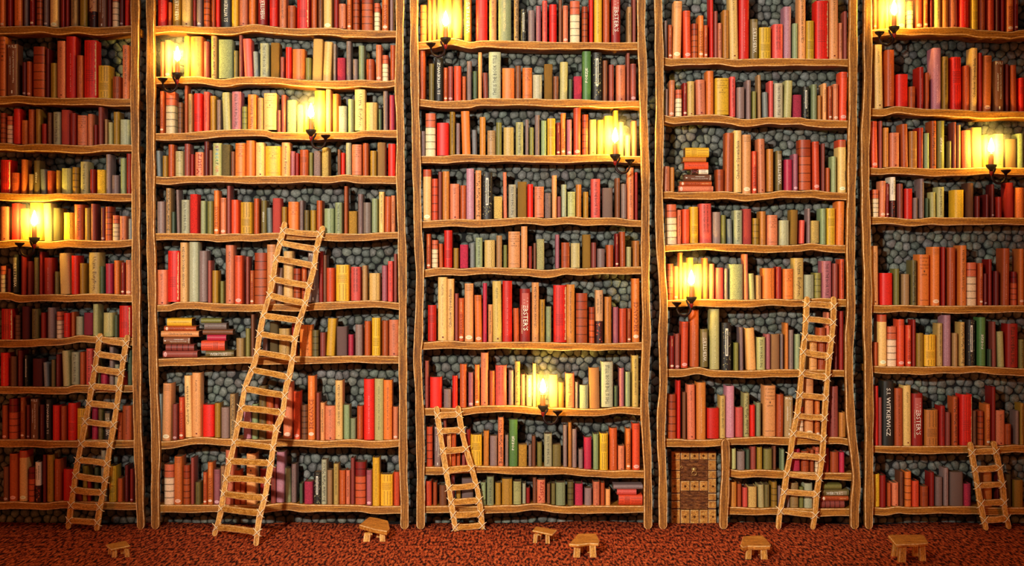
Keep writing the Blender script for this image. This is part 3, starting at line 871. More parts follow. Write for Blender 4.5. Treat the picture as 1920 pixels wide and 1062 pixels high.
CASE_LABEL = {1: 'wavy wooden bookcase at the left edge, ten crowded shelves, one candle', 2: 'wide wavy wooden bookcase holding up the tallest ladder',
              3: 'wavy wooden bookcase in the middle carrying three candles', 4: 'wavy wooden bookcase built around the small studded door',
              5: 'dim wavy wooden bookcase at the right edge, eight shelves'}
SHELF_LINE = {}
for cas, rows in CASES.items():
    root = empty('bookcase', P(960 if cas == 3 else (posts_mid := (POSTS[cas]['left'][0][1] + POSTS[cas]['right'][0][1]) / 2), 988, SHELF_Y) * 1.0)
    root.location.z = 0
    tag(root, CASE_LABEL[cas], 'bookcase', 'row of wavy bookcases')
    off = root.location.copy()

    def put(V):
        return [tuple(Vector(p) - off) for p in V]
    for side, pl in POSTS[cas].items():
        path = smooth_path([(x, y, 0) for y, x in pl], 14)
        pts, hws = [], []
        for i, q in enumerate(path):
            d = 7.753
            w = P(q.x, q.y, d)
            pts.append(Vector((w.x, d, w.z)))
            hws.append((7.6 + 0.5 * math.sin(q.y * 0.037 + cas) + 0.35 * math.sin(q.y * 0.083)) * K * d)
        # the foot stands on the floor
        while pts[-1].z < hws[-1] + 0.001 or pts[-2].z < hws[-1] + 0.002:
            pts.pop()
            hws.pop()
        pts.append(Vector((pts[-1].x, 7.753, hws[-1] * 0.985)))
        hws.append(hws[-1])
        mb = MB()
        V, F, M = beam(pts, hws, 0.0175, (1, 0, 0), (0, -1, 0), 0.0048, r0=(side == 'mid'), r1=True)
        mb.add(put(V), F, mat=M)
        mb.build('post', [WZ, RIM], root)
    for row in sorted(rows):
        R = rows[row]
        pts = sorted(R['pts'])
        ym = sum(p[1] for p in pts) / len(pts)
        lx = post_x(POSTS[cas]['left'], ym) + 1
        rx = post_x(POSTS[cas]['right'], ym) - 1
        if cas == 4 and row >= 7:
            lx = post_x(POSTS[4]['mid'], ym) + 1
        # clean and extend
        q = [pts[0]]
        for p in pts[1:]:
            if p[0] - q[-1][0] > 7:
                q.append(p)
        pts = [(lx, q[0][1])] + [p for p in q if lx + 4 < p[0] < rx - 4] + [(rx, q[-1][1])]
        line = [(v.x, v.y) for v in smooth_path([(a, b_, 0) for a, b_ in pts], 5)]
        fixed = [line[0]]
        for p in line[1:]:
            if p[0] > fixed[-1][0] + 0.5:
                fixed.append(p)
        line = fixed
        SHELF_LINE[(cas, row)] = line
        ph = random.uniform(0, 6)
        pth, hws = [], []
        for x, y in line:
            th = BOARD_T + 0.9 * math.sin(x * 0.031 + ph) + 0.5 * math.sin(x * 0.09 + ph * 2)
            w = P(x, y + th / 2, SHELF_Y)
            pth.append(Vector((w.x, (SHELF_Y + 7.955) / 2, w.z)))
            hws.append(th / 2 * K * SHELF_Y)
        mb = MB()
        V, F, M = beam(pth, hws, (7.955 - SHELF_Y) / 2, (0, 0, -1), (0, -1, 0), 0.0048)
        mb.add(put(V), F, mat=M)
        mb.build('shelf', [WX, RIM], root)

WLINE = {k: [(P(x, y, SHELF_Y).x, P(x, y, SHELF_Y).z, P(x, y + BOARD_T + 1.6, SHELF_Y).z) for x, y in v] for k, v in SHELF_LINE.items()}


def board_z(key, x0, x1, under=False):
    """Highest top (or lowest underside) of a shelf board between two world x positions."""
    L_ = WLINE[key]
    c = 2 if under else 1
    zs = [interp([(p[0], p[c]) for p in L_], x) for x in (x0, x1)] + [p[c] for p in L_ if x0 < p[0] < x1]
    return min(zs) if under else max(zs)


# ------------------------------------------------------------------ lettering
_glyphs = {}


def glyphs(text):
    """Flat outlines of a line of type, fitted to a unit box; length along x."""
    if text in _glyphs:
        return _glyphs[text]
    cu = bpy.data.curves.new('type', 'FONT')
    cu.body = text
    cu.resolution_u = 1
    o = bpy.data.objects.new('type', cu)
    COL.objects.link(o)
    dg = bpy.context.evaluated_depsgraph_get()
    me = bpy.data.meshes.new_from_object(o.evaluated_get(dg))
    vs = [(v.co.x, v.co.y) for v in me.vertices]
    fs = [tuple(p.vertices) for p in me.polygons]
    bpy.data.objects.remove(o)
    bpy.data.curves.remove(cu)
    bpy.data.meshes.remove(me)
    x0, x1 = min(v[0] for v in vs), max(v[0] for v in vs)
    y0, y1 = min(v[1] for v in vs), max(v[1] for v in vs)
    _glyphs[text] = ([((x - x0) / (x1 - x0), (y - y0) / (y1 - y0)) for x, y in vs], fs)
    return _glyphs[text]


DARK, WHITE, CREAM, REDI, BROWN = lin((30, 14, 10)), lin((250, 244, 226)), lin((252, 216, 150)), lin((160, 22, 14)), lin((70, 34, 14))
# code: text, colour, share of the height, middle, share of the width, reading up (+1) or down (-1)
TYPE = {'1': ('THIS IS THE BOOK TITLE', DARK, .86, .5, .30, 1), '2': ('Uczta, Eutyfron,', BROWN, .82, .48, .46, -1), '3': ("WEBSTER'S", WHITE, .62, .44, .46, 1),
        '4': ('POEZJE', WHITE, .30, .5, .36, 1), '5': ('Czechow Opowiadania', DARK, .62, .52, .56, 1), '6': ('CZ\u0141OWIEK WED\u0141UG HROZKA', DARK, .70, .58, .30, 1),
        '7': ('S.I. WITKIEWICZ', WHITE, .74, .52, .36, 1), '8': ('Mistrz', REDI, .86, .5, .62, 1), 'A': ('Anthony Burgess', DARK, .84, .48, .36, -1),
        'N': ('POEZJA NASZEGO WIEKU', CREAM, .62, .5, .24, 1), 'M': ('Boles\u0142aw Maria Malicki', DARK, .88, .5, .56, 1), 'B': ('BE\u0141CKANICE', lin((120, 20, 10)), .46, .40, .58, 1)}
SPEC = [((150, 40, 90), 's'), ((40, 60, 140), 'p'), ((60, 160, 200), 'e'), ((40, 150, 160), 'c'), ((60, 130, 70), 't'), ((90, 80, 40), 'r'), ((230, 140, 20), 'u'), ((210, 50, 30), 'm')]
LINES = ['J.D. SALINGER', 'WY\u017bEJ', 'PODNIE\u015aCIE', 'STROP, CIE\u015aLE', 'I', 'SEYMOUR']


def book_geo(w, h, d, c, s):
    """Cover, pages and print of one book standing on z = 0, spine towards -y."""
    cov, pag, prt = MB(), MB(), MB()
    base = PAL[c]
    jit = random.uniform(0.9, 1.08)
    base = tuple(min(255, v * jit * random.uniform(0.97, 1.03)) for v in base)
    b = min(0.42 * w, 0.0115)
    pat = 1 if 'x' in s else (2 if 'f' in s else 0)
    NC = 9
    th = [math.radians(-84 + 168 * i / (NC - 1)) for i in range(NC)]
    s78, c78 = math.sin(math.radians(84)), math.cos(math.radians(84))
    arc = [(w / 2 * math.sin(a) / s78, -b * (math.cos(a) - c78) / (1 - c78)) for a in th]

    def yf(x):
        v = max(-1, min(1, 2 * x / w)) * s78
        return -b * (math.sqrt(max(0, 1 - v * v)) - c78) / (1 - c78)
    prof = [(-w / 2, d)] + arc + [(w / 2, d)]
    n = len(prof)
    L = lin(base)
    segs = []
    if 'b' in s:
        k = 6 if c in 'iROb' else 5
        if c in 'eVY':
            k = 4
        top = {'i': (214, 104, 66), 'O': (160, 60, 24), 'R': (128, 22, 18)}.get(c)
        for i in range(k):
            col = L
            if top and i >= k - 2:
                col = lin(top)
            if c == 'R' and i < k - 2:
                col = lin((206, 88, 46))
            z0, z1 = h * i / k, h * (i + 1) / k
            g = min(0.0022, h * 0.012)
            segs.append((z0 + (g if i else 0), z1 - (g if i < k - 1 else 0), col, 0.0))
            if i < k - 1:
                segs.append((z1 - g, z1 + g, tuple(v * 0.3 for v in col), 0.0018))
    elif 'a' in s:
        segs = [(0, h * .42, lin((60, 22, 20)), 0), (h * .42, h, lin((250, 236, 208)) if c == 'i' else lin((214, 160, 110)), 0)]
    elif s == 'o' and c == 'c':
        segs = [(0, h * .86, L, 0), (h * .86, h, lin((206, 74, 40)), 0)]
    elif 'B' in s and c in 'oZ':
        segs = [(0, h * .64, tuple(v * .92 for v in L), 0), (h * .64, h, L, 0)]
    else:
        segs = [(0, h, L, 0)]
    V, F, C = [], [], []
    for z0, z1, col, off in segs:
        k = len(V)
        for z in (z0, z1):
            for i, (x, y) in enumerate(prof):
                V.append((x, y - (off if 0 < i < n - 1 else 0), z))
                C.append(col)
        for i in range(n - 1):
            F.append((k + i, k + i + 1, k + n + i + 1, k + n + i))
    cov.add(V, F, mat=pat, smooth=True, cols=C)
    # cover edges, top and bottom, and the back board edges
    tc = segs[-1][2]
    inn = [(x * max(0.3, 1 - 0.0045 / w), y * 0.6 + 0.0028) for x, y in prof[1:-1]]
    inn = [(inn[0][0], d)] + inn + [(inn[-1][0], d)]
    for zz, zi, up in ((h, h - 0.0045, True), (0.0, 0.003, False)):
        k = [(x, y, zz) for x, y in prof] + [(x, y, zz) for x, y in inn] + [(x, y, zi) for x, y in inn]
        ff = []
        for i in range(n - 1):
            q1 = (i, i + 1, n + i + 1, n + i)
            q2 = (n + i, n + i + 1, 2 * n + i + 1, 2 * n + i)
            ff += [q1, q2] if up else [q1[::-1], q2[::-1]]
        cov.add(k, ff, col=tc, mat=pat)
    k = [(x, y, 0.003) for x, y in inn] + [(x, y, h - 0.0045) for x, y in inn]
    ff = [(i, i + 1, n + i + 1, n + i) for i in range(n - 1)] + [(n - 1, 0, n, 2 * n - 1), tuple(range(n, 2 * n)), tuple(range(n - 1, -1, -1))]
    pag.add(k, ff, mat=3)

    def line(text, col, frac, midf, wf, dirn, xo=0.0, maxasp=0.9):
        gv, gf = glyphs(text)
        ln_ = h * frac
        hh = w * wf
        hh = min(hh, ln_ / max(1, len(text)) * 2.2)
        vs = []
        for u, v in gv:
            if dirn > 0:
                x, z = -(v - 0.5) * hh + xo, h * midf - ln_ / 2 + u * ln_
            else:
                x, z = (v - 0.5) * hh + xo, h * midf + ln_ / 2 - u * ln_
            vs.append((x, yf(x) - 0.0011, z))
        prt.add(vs, gf if dirn else gf, col=col, mat=4)

    def flatline(text, col, z, hh, wf):
        gv, gf = glyphs(text)
        ww = min(w * wf, hh * 0.75 * len(text))
        vs = []
        for u, v in gv:
            x = (u - 0.5) * ww
            vs.append((x, yf(x) - 0.0011, z + (v - 0.5) * hh))
        prt.add(vs, gf, col=col, mat=4)

    def strip(x0, x1, z0, z1, col, nx=4):
        vs = []
        for i in range(nx + 1):
            x = x0 + (x1 - x0) * i / nx
            vs += [(x, yf(x) - 0.001, z0), (x, yf(x) - 0.001, z1)]
        prt.add(vs, [(2 * i, 2 * i + 2, 2 * i + 3, 2 * i + 1) for i in range(nx)], col=col, mat=4)

    def disc(cx, cz, rx, rz, col, nn=14):
        vs = [(cx, yf(cx) - 0.0012, cz)] + [(cx + rx * math.cos(2 * math.pi * i / nn), yf(cx + rx * math.cos(2 * math.pi * i / nn)) - 0.0012, cz + rz * math.sin(2 * math.pi * i / nn)) for i in range(nn)]
        prt.add(vs, [(0, 1 + i, 1 + (i + 1) % nn) for i in range(nn)], col=col, mat=4)
    dk = tuple(v * 0.16 for v in L)
    lt = tuple(min(1, v * 1.5 + 0.32) for v in L)
    flip = -1 if 'z' in s else 1
    for ch in s:
        if ch in TYPE:
            t = TYPE[ch]
            col = t[1]
            if ch == '3':
                strip(-w * .3, w * .34, h * .62, h * .92, lin((150, 130, 96)) if c != 'R' else lin((190, 90, 80)))
                line(t[0], col, t[2], .46 if flip > 0 else .52, t[4], flip, 0.06 * w)
                line('COLLEGIATE DICTIONARY', lin((220, 204, 160)), .55, .42, .12, flip, -0.3 * w * -flip)
                continue
            if ch == '6' and w > 0.042:
                line(t[0], col, .72, .60, .16, 1, -0.14 * w)
                line(t[0], col, .72, .60, .16, 1, 0.14 * w)
                continue
            line(t[0], col, t[2], t[3], t[4], t[5] * flip)
            if ch == '6' and w > 0.02:
                flatline('T', col, h * .06, w * .22, .2)
            if ch == 'B':
                disc(0, h * .09, w * .36, w * .25, lin((250, 214, 180)))
                line('BIBLIOTEKA', lin((250, 190, 120)), .22, .80, .22, 1)
        elif ch == '9':
            if w > 0.022:
                flatline('PULS', WHITE, h * .955, h * .055, .8)
            line('Najnowsza historia Polski', WHITE, .62, .56, .18, 1, 0.14 * w)
            line('ANDRZEJ ALBERT', WHITE, .36, .58, .16, 1, -0.16 * w)
            flatline('1', WHITE, h * .07, h * .06, .12)
        elif ch == 'S':
            for i, (col, lt_) in enumerate(SPEC):
                gv, gf = glyphs(lt_)
                z1 = h * (.92 - .106 * i)
                vs = [((v - .5) * w * .34, 0, z1 - u * h * .075) for u, v in gv]
                prt.add([(x, yf(x) - 0.0011, z) for x, _, z in vs], gf, col=lin(col), mat=4)
        elif ch == 't':
            if w > 0.03 and c in 'cnpj':
                line('PLATON', dk, .17, .80, .22, -1)
                line('Timajos, Kritias, Fileb, Sofista, Polityk', dk, .46, .46, .09, -1, 0.02 * w)
                disc(0.05 * w, h * .05, w * .10, w * .10, lin((120, 30, 16)), 9)
            else:
                line(random.choice(['Pami\u0119tnik znaleziony w bibliotece', 'Dzie\u0142a zebrane tom II', 'Listy z podr\u00f3\u017cy do ksi\u0105g']), dk if sum(L) > .12 else lin((200, 150, 110)), .70, .52, .15, -1)
        elif ch == 'u':
            line(random.choice(['Opowie\u015bci ksi\u0119gozbioru', 'Legenda starej wie\u017cy']), lt, .62, .42, .13, 1)
        elif ch == 'o':
            disc(0, h * .075, w * .38, min(w * .25, h * .05), lt)
            disc(0, h * .075, w * .2, min(w * .09, h * .018), tuple(v * .72 for v in lt), 10)
            if w > 0.028 and 'B' not in s:
                for i in range(4):
                    strip(-w * .36, w * .36, h * (.955 - .025 * i), h * (.962 - .025 * i), tuple(v * .35 for v in L))
        elif ch == 'l':
            if c in 'cphwojt' or (c == 'y' and w > .07):
                k = 6 if w > 0.026 else 4
                for i in range(k):
                    flatline(LINES[i], dk, h * (.93 - .065 * i), h * .034, .82 if i in (0, 2, 3) else .5)
                strip(-w * .4, w * .4, h * .10, h * .108, dk)
            else:
                zc = .62 if random.random() < .5 else .36
                for i in range(7):
                    strip(-w * .38, w * .38, h * (zc + .032 * (i - 3)) - h * .005, h * (zc + .032 * (i - 3)) + h * .005, tuple(v * .3 for v in L))
                for x in (-.2, .08, .3):
                    for z0, z1 in ((.03, zc - .15), (zc + .16, .97)):
                        if z1 - z0 > .06:
                            strip(w * x - w * .018, w * x + w * .018, h * z0, h * z1, tuple(v * .28 for v in L), 1)
        elif ch == 's':
            if c == 'r':
                for x in (-.28, -.05, .17):
                    strip(w * x - w * .012, w * x + w * .012, h * .04, h * .96, tuple(v * .35 for v in L), 1)
                for i in range(6):
                    strip(-w * .34, w * .26, h * (.30 + .035 * i), h * (.308 + .035 * i), tuple(v * .35 for v in L))
                z = .04
                while z < .95:
                    dz = random.uniform(.02, .06)
                    strip(w * random.uniform(.36, .42), w * .475, h * z, h * min(.97, z + dz), lin((238, 196, 140)), 2)
                    z += dz * 1.1
            else:
                x = w * .18
                z = 0.02
                while z < .97:
                    dz = random.uniform(.03, .07)
                    x2 = max(w * .1, min(w * .3, x + w * random.uniform(-.04, .04)))
                    strip(x2 - w * .016, x2 + w * .016, h * z, h * min(.985, z + dz), tuple(v * .25 for v in L), 1)
                    strip(x2 - w * .06, x2 - w * .02, h * z, h * min(.985, z + dz), tuple(min(1, v * 1.35) for v in L), 1)
                    z += dz
        elif ch == 'v':
            strip(-w * .16, w * .12, h * .30, h * .88, lin((232, 226, 206)))
            strip(-w * .07, w * .03, h * .33, h * .84, lin((14, 12, 10)))
            for v_, f_ in (([], []),):
                pass
            for i in range(60):
                x = random.uniform(-.42, .42) * w
                z = random.uniform(.02, .98) * h
                r_ = w * random.uniform(.03, .06)
                disc(x, z, r_, r_ * 1.2, lin(random.choice([(170, 166, 120), (90, 92, 70), (150, 140, 90)])), 5)
        elif ch == 'a':
            if c != 'K':
                line('EMIGRANCI', DARK, .34, .74, .2, -1, 0.2 * w)
                line('PETER WEISS', DARK, .26, .70, .2, -1, -0.2 * w)
            for i in range(22):
                x = random.uniform(-.36, .36) * w
                z = random.uniform(.03, .4 if c != 'K' else .8) * h
                disc(x, z, w * random.uniform(.05, .12), w * random.uniform(.04, .1), lin(random.choice([(190, 60, 40), (226, 140, 90), (130, 30, 30), (80, 30, 50)])), 6)
    if c == 'K' and not s.strip('a'):
        pass
    return cov, pag, prt


# ------------------------------------------------------------------ place the books
ALL = []
for cas in CASES:
    for row, R in CASES[cas].items():
        line_ = SHELF_LINE[(cas, row)]
        def top_at(x):
            return interp(line_, x)
        bs = sorted(R['books'], key=lambda q: q['x0'])
        keep = []
        for q in bs:
            if keep:
                p = keep[-1]
                ov = p['x1'] - q['x0']
                if ov > 0.55 * min(p['x1'] - p['x0'], q['x1'] - q['x0']):
                    continue
                if ov > -0.45:
                    m = (p['x1'] + q['x0']) / 2
                    p['x1'], q['x0'] = m - 0.25, m + 0.25
            keep.append(q)
        lo, hi = line_[0][0], line_[-1][0]
        flats = R['flat']
        for q in keep:
            q['x0'], q['x1'] = max(q['x0'], lo + 0.5), min(q['x1'], hi - 0.5)
        keep = [q for q in keep if q['x1'] - q['x0'] > 2.5]
        for i, q in enumerate(keep):
            hpx = max(top_at(q['x0']), top_at(q['x1'])) - q['y0']
            le = q['lean']
            nb = keep[i + 1] if le > 0 and i + 1 < len(keep) else (keep[i - 1] if le < 0 and i > 0 else None)
            if nb is not None:
                nh = top_at(nb['x0']) - nb['y0']
                t = min(1.0, nh / hpx)
                gap = (nb['x0'] - q['x1']) if le > 0 else (q['x0'] - nb['x1'])
                if nb['lean'] * le > 0:
                    gap += abs(nb['lean']) * 0.9
                mx = max(0.0, gap - 0.2) / max(t, .05)
                q['lean'] = math.copysign(min(abs(le), mx), le)
            q.update(cas=cas, row=row, idx=i)
            ALL.append(q)
        for st in sorted({q['stack'] for q in flats}):
            for q in flats:
                if q['y1'] is None:
                    q['y1'] = top_at((q['x0'] + q['x1']) / 2)
            fl = sorted([q for q in flats if q['stack'] == st], key=lambda q: -q['y1'])
            for i, q in enumerate(fl):
                q.update(cas=cas, row=row, idx=len(fl) - 1 - i, n=len(fl), lean=0, below=fl[i - 1] if i else None, base=min(top_at(x) for x in (q['x0'], (q['x0'] + q['x1']) / 2, q['x1'])))
                ALL.append(q)

S_SP = K * SPINE_Y
for q in ALL:
    y0 = max(0, q['y0'])
    if q['flat']:
        q['area'] = (q['x1'] - q['x0']) * (q['y1'] - q['y0'])
    else:
        bt = interp(SHELF_LINE[(q['cas'], q['row'])], (q['x0'] + q['x1']) / 2)
        q['area'] = max(0, (min(1920, q['x1']) - max(0, q['x0'])) * (bt - y0))
rank = sorted(ALL, key=lambda q: -q['area'])
N_INDIVIDUAL = 300
for i, q in enumerate(rank):
    q['solo'] = i < N_INDIVIDUAL
print('BOOKS', len(ALL), 'smallest solo area', rank[min(N_INDIVIDUAL, len(rank)) - 1]['area'])

FEAT = [('1', 'titled along the spine'), ('2', 'with large brown title'), ('3', 'with big white title'), ('4', 'with short white title'), ('5', 'with long cursive title'), ('6', 'with spaced black capitals'),
        ('7', 'with bold white name'), ('8', 'with large red title'), ('9', 'with white title'), ('A', 'with black author name'), ('S', 'with rainbow letters'), ('N', 'with pale title'),
        ('M', 'with long black title'), ('B', 'with dark red lettering'), ('v', 'with slit window'), ('b', 'with raised bands'), ('x', 'in woven cloth'), ('f', 'with rough nap'),
        ('a', 'with painted cover'), ('o', 'with oval emblem'), ('l', 'with printed lines'), ('s', 'with creased spine'), ('t', 'with dark title'), ('u', 'with pale title')]
rest = MB()
n_rest = 0
for q in ALL:
    cas, row = q['cas'], q['row']
    nrow = max(CASES[cas])
    d = random.uniform(0.085, 0.11)
    jy = random.uniform(0, 0.006)
    if q['flat']:
        w3 = lambda px, py: P(px, py, SPINE_Y)
        a, b_ = w3(q['x0'], q['y1']), w3(q['x1'], q['y0'])
        zb = board_z((cas, row), a.x - .001, b_.x + .001) + 0.0006 if q['below'] is None else q['below']['ztop'] + 0.0004
        zt = max(b_.z, zb + 0.012)
        q['ztop'] = zt
        w, h = zt - zb, b_.x - a.x
        loc = Vector((a.x, SPINE_Y + jy, (zt + zb) / 2))
        rot = (0, math.pi / 2, 0)
    else:
        x0, x1 = (q['x0'] - 960) * S_SP, (q['x1'] - 960) * S_SP
        line_ = SHELF_LINE[(cas, row)]
        le = abs(q['lean']) * S_SP + 0.002
        zb = board_z((cas, row), x0 - 0.001, x1 + 0.001) + 0.0006
        zt = P(0, q['y0'], SPINE_Y).z
        if (cas, row - 1) in WLINE:
            zu = board_z((cas, row - 1), x0 - le, x1 + le, True)
            zt = min(zt, zu - 0.002)
        w, h = x1 - x0, max(zt - zb, 0.03)
        loc = Vector(((x0 + x1) / 2, SPINE_Y + jy, zb))
        a = math.atan2(q['lean'] * S_SP, h)
        loc.z += abs(math.sin(a)) * w / 2
        rot = (0, a, 0)
    cov, pag, prt = book_geo(w, h, d, q['c'], q['s'])
    if q['solo']:
        o = cov.build('book', BOOKM, None, loc, rot)
        pag.build('page_block', BOOKM, o)
        if prt.v:
            prt.build('spine_print', BOOKM, o)
        shelf = 'top shelf' if row == 0 else ('bottom shelf' if row == nrow else ORD[row] + ' shelf down')
        wpx = q['x1'] - q['x0']
        size = 'flat' if q['flat'] else ('broad' if wpx > 16 else ('slim' if wpx < 10 else ('tall' if h > 0.26 else 'medium')))
        feat = next((t for k_, t in FEAT if k_ in q['s']), '')
        if q['flat']:
            pos = ('topmost' if q['idx'] == 0 else ('lowest' if q['idx'] == q['n'] - 1 else ORD[q['idx']] + ' from top')) + ' in ' + ('its stack' if not (cas == 2) else ('left stack' if q['stack'] == 0 else 'right stack'))
            feat = ''
        else:
            pos = ORD[q['idx']] + ' from left'
        lab = f"{size} {CNAME[q['c']]} book {feat}, {pos}, {shelf}, {CASE_NAME[cas]}".replace(' ,', ',')
        if len(lab.replace(',', '').split()) > 15:
            lab = f"{size} {CNAME[q['c']]} book, {pos}, {shelf}, {CASE_NAME[cas]}"
        tag(o, lab, 'book', f"books on the {shelf}, {CASE_NAME[cas]}")
    else:
        M = Matrix.Translation(loc) @ Matrix.Rotation(rot[1], 4, 'Y')
        for g in (cov, pag, prt):
            rest.merge(g, M)
        n_rest += 1
o = rest.build('books', BOOKM)
tag(o, 'the many smaller books filling the gaps on every shelf', 'books', kind='stuff')


# ------------------------------------------------------------------ ladders
def ladder(left, right, rungs, label):
    """left / right: picture points of the two rails from top to foot; rungs: (left, right) picture points."""
    d_top = 7.742
    def rail(pts):
        df = min(7.742, floor_d(pts[-1][1]))
        n = len(pts)
        acc = [0]
        for a, b_ in zip(pts, pts[1:]):
            acc.append(acc[-1] + math.hypot(b_[0] - a[0], b_[1] - a[1]))
        return [P(p[0], p[1], d_top + (df - d_top) * t / acc[-1]) for p, t in zip(pts, acc)], df
    L3, dl = rail(left)
    R3, dr = rail(right)
    for r3 in (L3, R3):
        r3[-1].z = 0.0135
    base = (L3[-1] + R3[-1]) / 2
    root = empty('ladder', (base.x, base.y, 0))
    tag(root, label, 'ladder', 'rope-lashed wooden ladders')
    off = root.location.copy()
    rails = []
    for r3 in (L3, R3):
        p = smooth_path(r3, 0.03)
        hw = [0.0142 + 0.0012 * math.sin(i * 0.9) for i in range(len(p))]
        hw[-1] = 0.0135
        V, F, M = beam(p, hw, 0.011, bv=0.004, r0=True, r1=True)
        mb = MB()
        mb.add([tuple(Vector(v) - off) for v in V], F, mat=M)
        mb.build('rail', [LZ, RIM], root)
        rails.append(p)

    def on_rail(p, zz):
        for a, b_ in zip(p, p[1:]):
            if a.z >= zz >= b_.z:
                t = (a.z - zz) / max(a.z - b_.z, 1e-6)
                return a.lerp(b_, t)
        return p[-1].copy()
    for (lx, ly), (rx, ry) in rungs:
        dl_ = d_top + (dl - d_top) * min(1, max(0, (ly - left[0][1]) / (left[-1][1] - left[0][1])))
        dr_ = d_top + (dr - d_top) * min(1, max(0, (ry - right[0][1]) / (right[-1][1] - right[0][1])))
        A, B_ = on_rail(rails[0], P(lx, ly, dl_).z), on_rail(rails[1], P(rx, ry, dr_).z)
        mid = (A + B_) / 2 + Vector((0, -0.002, random.uniform(-0.004, 0.004)))
        pth = smooth_path([A, mid, B_], 0.02)
        k = random.uniform(0.0155, 0.0175)
        V, F, M = beam(pth, [k + random.uniform(-.0009, .0009) for _ in pth], 0.0085, bv=0.0034)
        mb = MB()
        mb.add([tuple(Vector(v) - off) for v in V], F, mat=M)
        mb.build('rung', [LX, RIM], root)
        for C_ in (A, B_):
            mb = MB()
            r_ = 0.0021
            for sg in (1, -1):
                w_, h_ = 0.021 + random.uniform(-.003, .004), 0.02 + random.uniform(-.003, .004)
                pts = []
                for i in range(9):
                    t = -1 + 2 * i / 8
                    bul = 0.0135 * (1 - t ** 4) + 0.002
                    pts.append(C_ + Vector((t * w_, -bul - (0.004 if sg > 0 else 0), sg * (t * h_ + 0.003 * math.sin(t * 3)))))
                V, F = tube(pts, r_, 6)
                mb.add([tuple(v - off) for v in V], F, smooth=True)
            mb.build('rope_lashing', [ROPE], root)


def scl(x0, y0, s, seq):
    return [(x0 + a / s, y0 + b_ / s) for a, b_ in seq]


def scr(x0, y0, s, seq):
    return [((x0 + a / s, y0 + b_ / s), (x0 + c / s, y0 + d_ / s)) for a, b_, c, d_ in seq]


ladder([(188, 630), (174, 718), (159, 802), (147, 862), (140, 906), (128.5, 991)], [(239, 633), (231, 679), (216, 783), (204, 852), (197, 906), (187, 955), (182, 996)],
       scr(110, 610, 2.027, [(165, 52, 245, 70), (158, 110, 240, 125), (148, 165, 235, 180), (135, 232, 225, 240), (125, 297, 215, 308), (112, 366, 205, 379), (100, 450, 195, 456), (90, 513, 185, 526),
                             (80, 572, 175, 588), (72, 626, 165, 636), (62, 685, 158, 692), (55, 742, 148, 750)]),
       'narrow twelve-rung ladder leaning on the leftmost bookcase')
ladder([(533.8, 421), (528, 446), (518, 485), (508, 544), (494.4, 591), (486.5, 631), (478.6, 678), (460.8, 724), (453, 763), (439, 834), (429, 874), (421.4, 917), (413.5, 964), (403, 1006)],
       [(604.8, 429), (595, 461), (589, 501), (579, 540), (573, 568), (561.4, 603), (553.5, 635), (549.6, 666), (542.5, 706), (537, 725), (529.8, 775), (518, 807), (508, 870), (502, 905), (496, 937), (486.5, 972), (480.5, 1025)],
       scr(380, 410, 2.536, [(395, 58, 560, 75), (385, 115, 535, 145), (365, 190, 520, 225), (350, 288, 505, 320), (335, 365, 485, 402), (300, 462, 455, 485), (285, 548, 430, 572), (275, 635, 420, 665), (250, 720, 400, 755)]) +
       scr(380, 720, 2.536, [(215, 22, 380, 55), (195, 115, 365, 138), (180, 190, 345, 212), (165, 278, 335, 303), (145, 368, 315, 378), (130, 450, 300, 462), (115, 522, 285, 542), (105, 592, 265, 615), (90, 682, 250, 705)]),
       'tallest ladder, eighteen rungs, leaning on the second bookcase from left')
ladder([(818.8, 767), (822, 791.7), (828.5, 833), (836.5, 884.6), (843, 923), (847, 948.7), (854, 997)], [(858.9, 766), (865.3, 804.5), (873.3, 840), (886, 884.6), (894, 913.4), (899, 942), (904.5, 993)],
       scr(790, 750, 3.121, [(105, 92, 215, 85), (120, 185, 235, 178), (140, 300, 250, 288), (160, 415, 290, 400), (180, 515, 310, 500), (190, 600, 330, 588), (205, 675, 345, 665), (215, 745, 350, 735)]),
       'short pale eight-rung ladder leaning on the middle bookcase')
ladder([(1513, 561), (1511, 596), (1508.6, 632), (1505, 664), (1502.7, 700), (1499, 741), (1494.5, 776), (1487.5, 809), (1481.4, 853), (1475, 888), (1469.6, 924), (1462, 962), (1459.3, 992)],
       [(1562.7, 561), (1561.9, 602), (1558.3, 640.5), (1553.9, 673), (1551, 708.6), (1548, 747), (1546, 776), (1543.5, 823), (1540.6, 862), (1534.6, 903), (1530.2, 932.7), (1528, 965), (1523.7, 993)],
       scr(1440, 540, 3.381, [(255, 105, 405, 118), (250, 198, 400, 218), (245, 312, 385, 325), (240, 405, 370, 432), (230, 540, 365, 568), (220, 680, 350, 698)]) +
       scr(1440, 770, 3.381, [(200, 32, 340, 45), (175, 145, 335, 178), (155, 285, 330, 302), (140, 400, 310, 425), (125, 515, 295, 530), (95, 635, 285, 662)]),
       'twelve-rung ladder leaning on the bookcase with the small door')
ladder([(1819, 834), (1824, 863), (1830, 896.6), (1834.8, 925.4), (1839.6, 954), (1848, 995)], [(1863, 832), (1868.4, 855.8), (1875.6, 889.4), (1880.4, 920.6), (1883, 954), (1890.7, 992)],
       scr(1800, 815, 4.167, [(105, 140, 250, 130), (130, 270, 280, 258), (155, 400, 300, 390), (185, 540, 315, 530), (210, 668, 335, 655)]),
       'smallest five-rung ladder leaning on the rightmost bookcase')


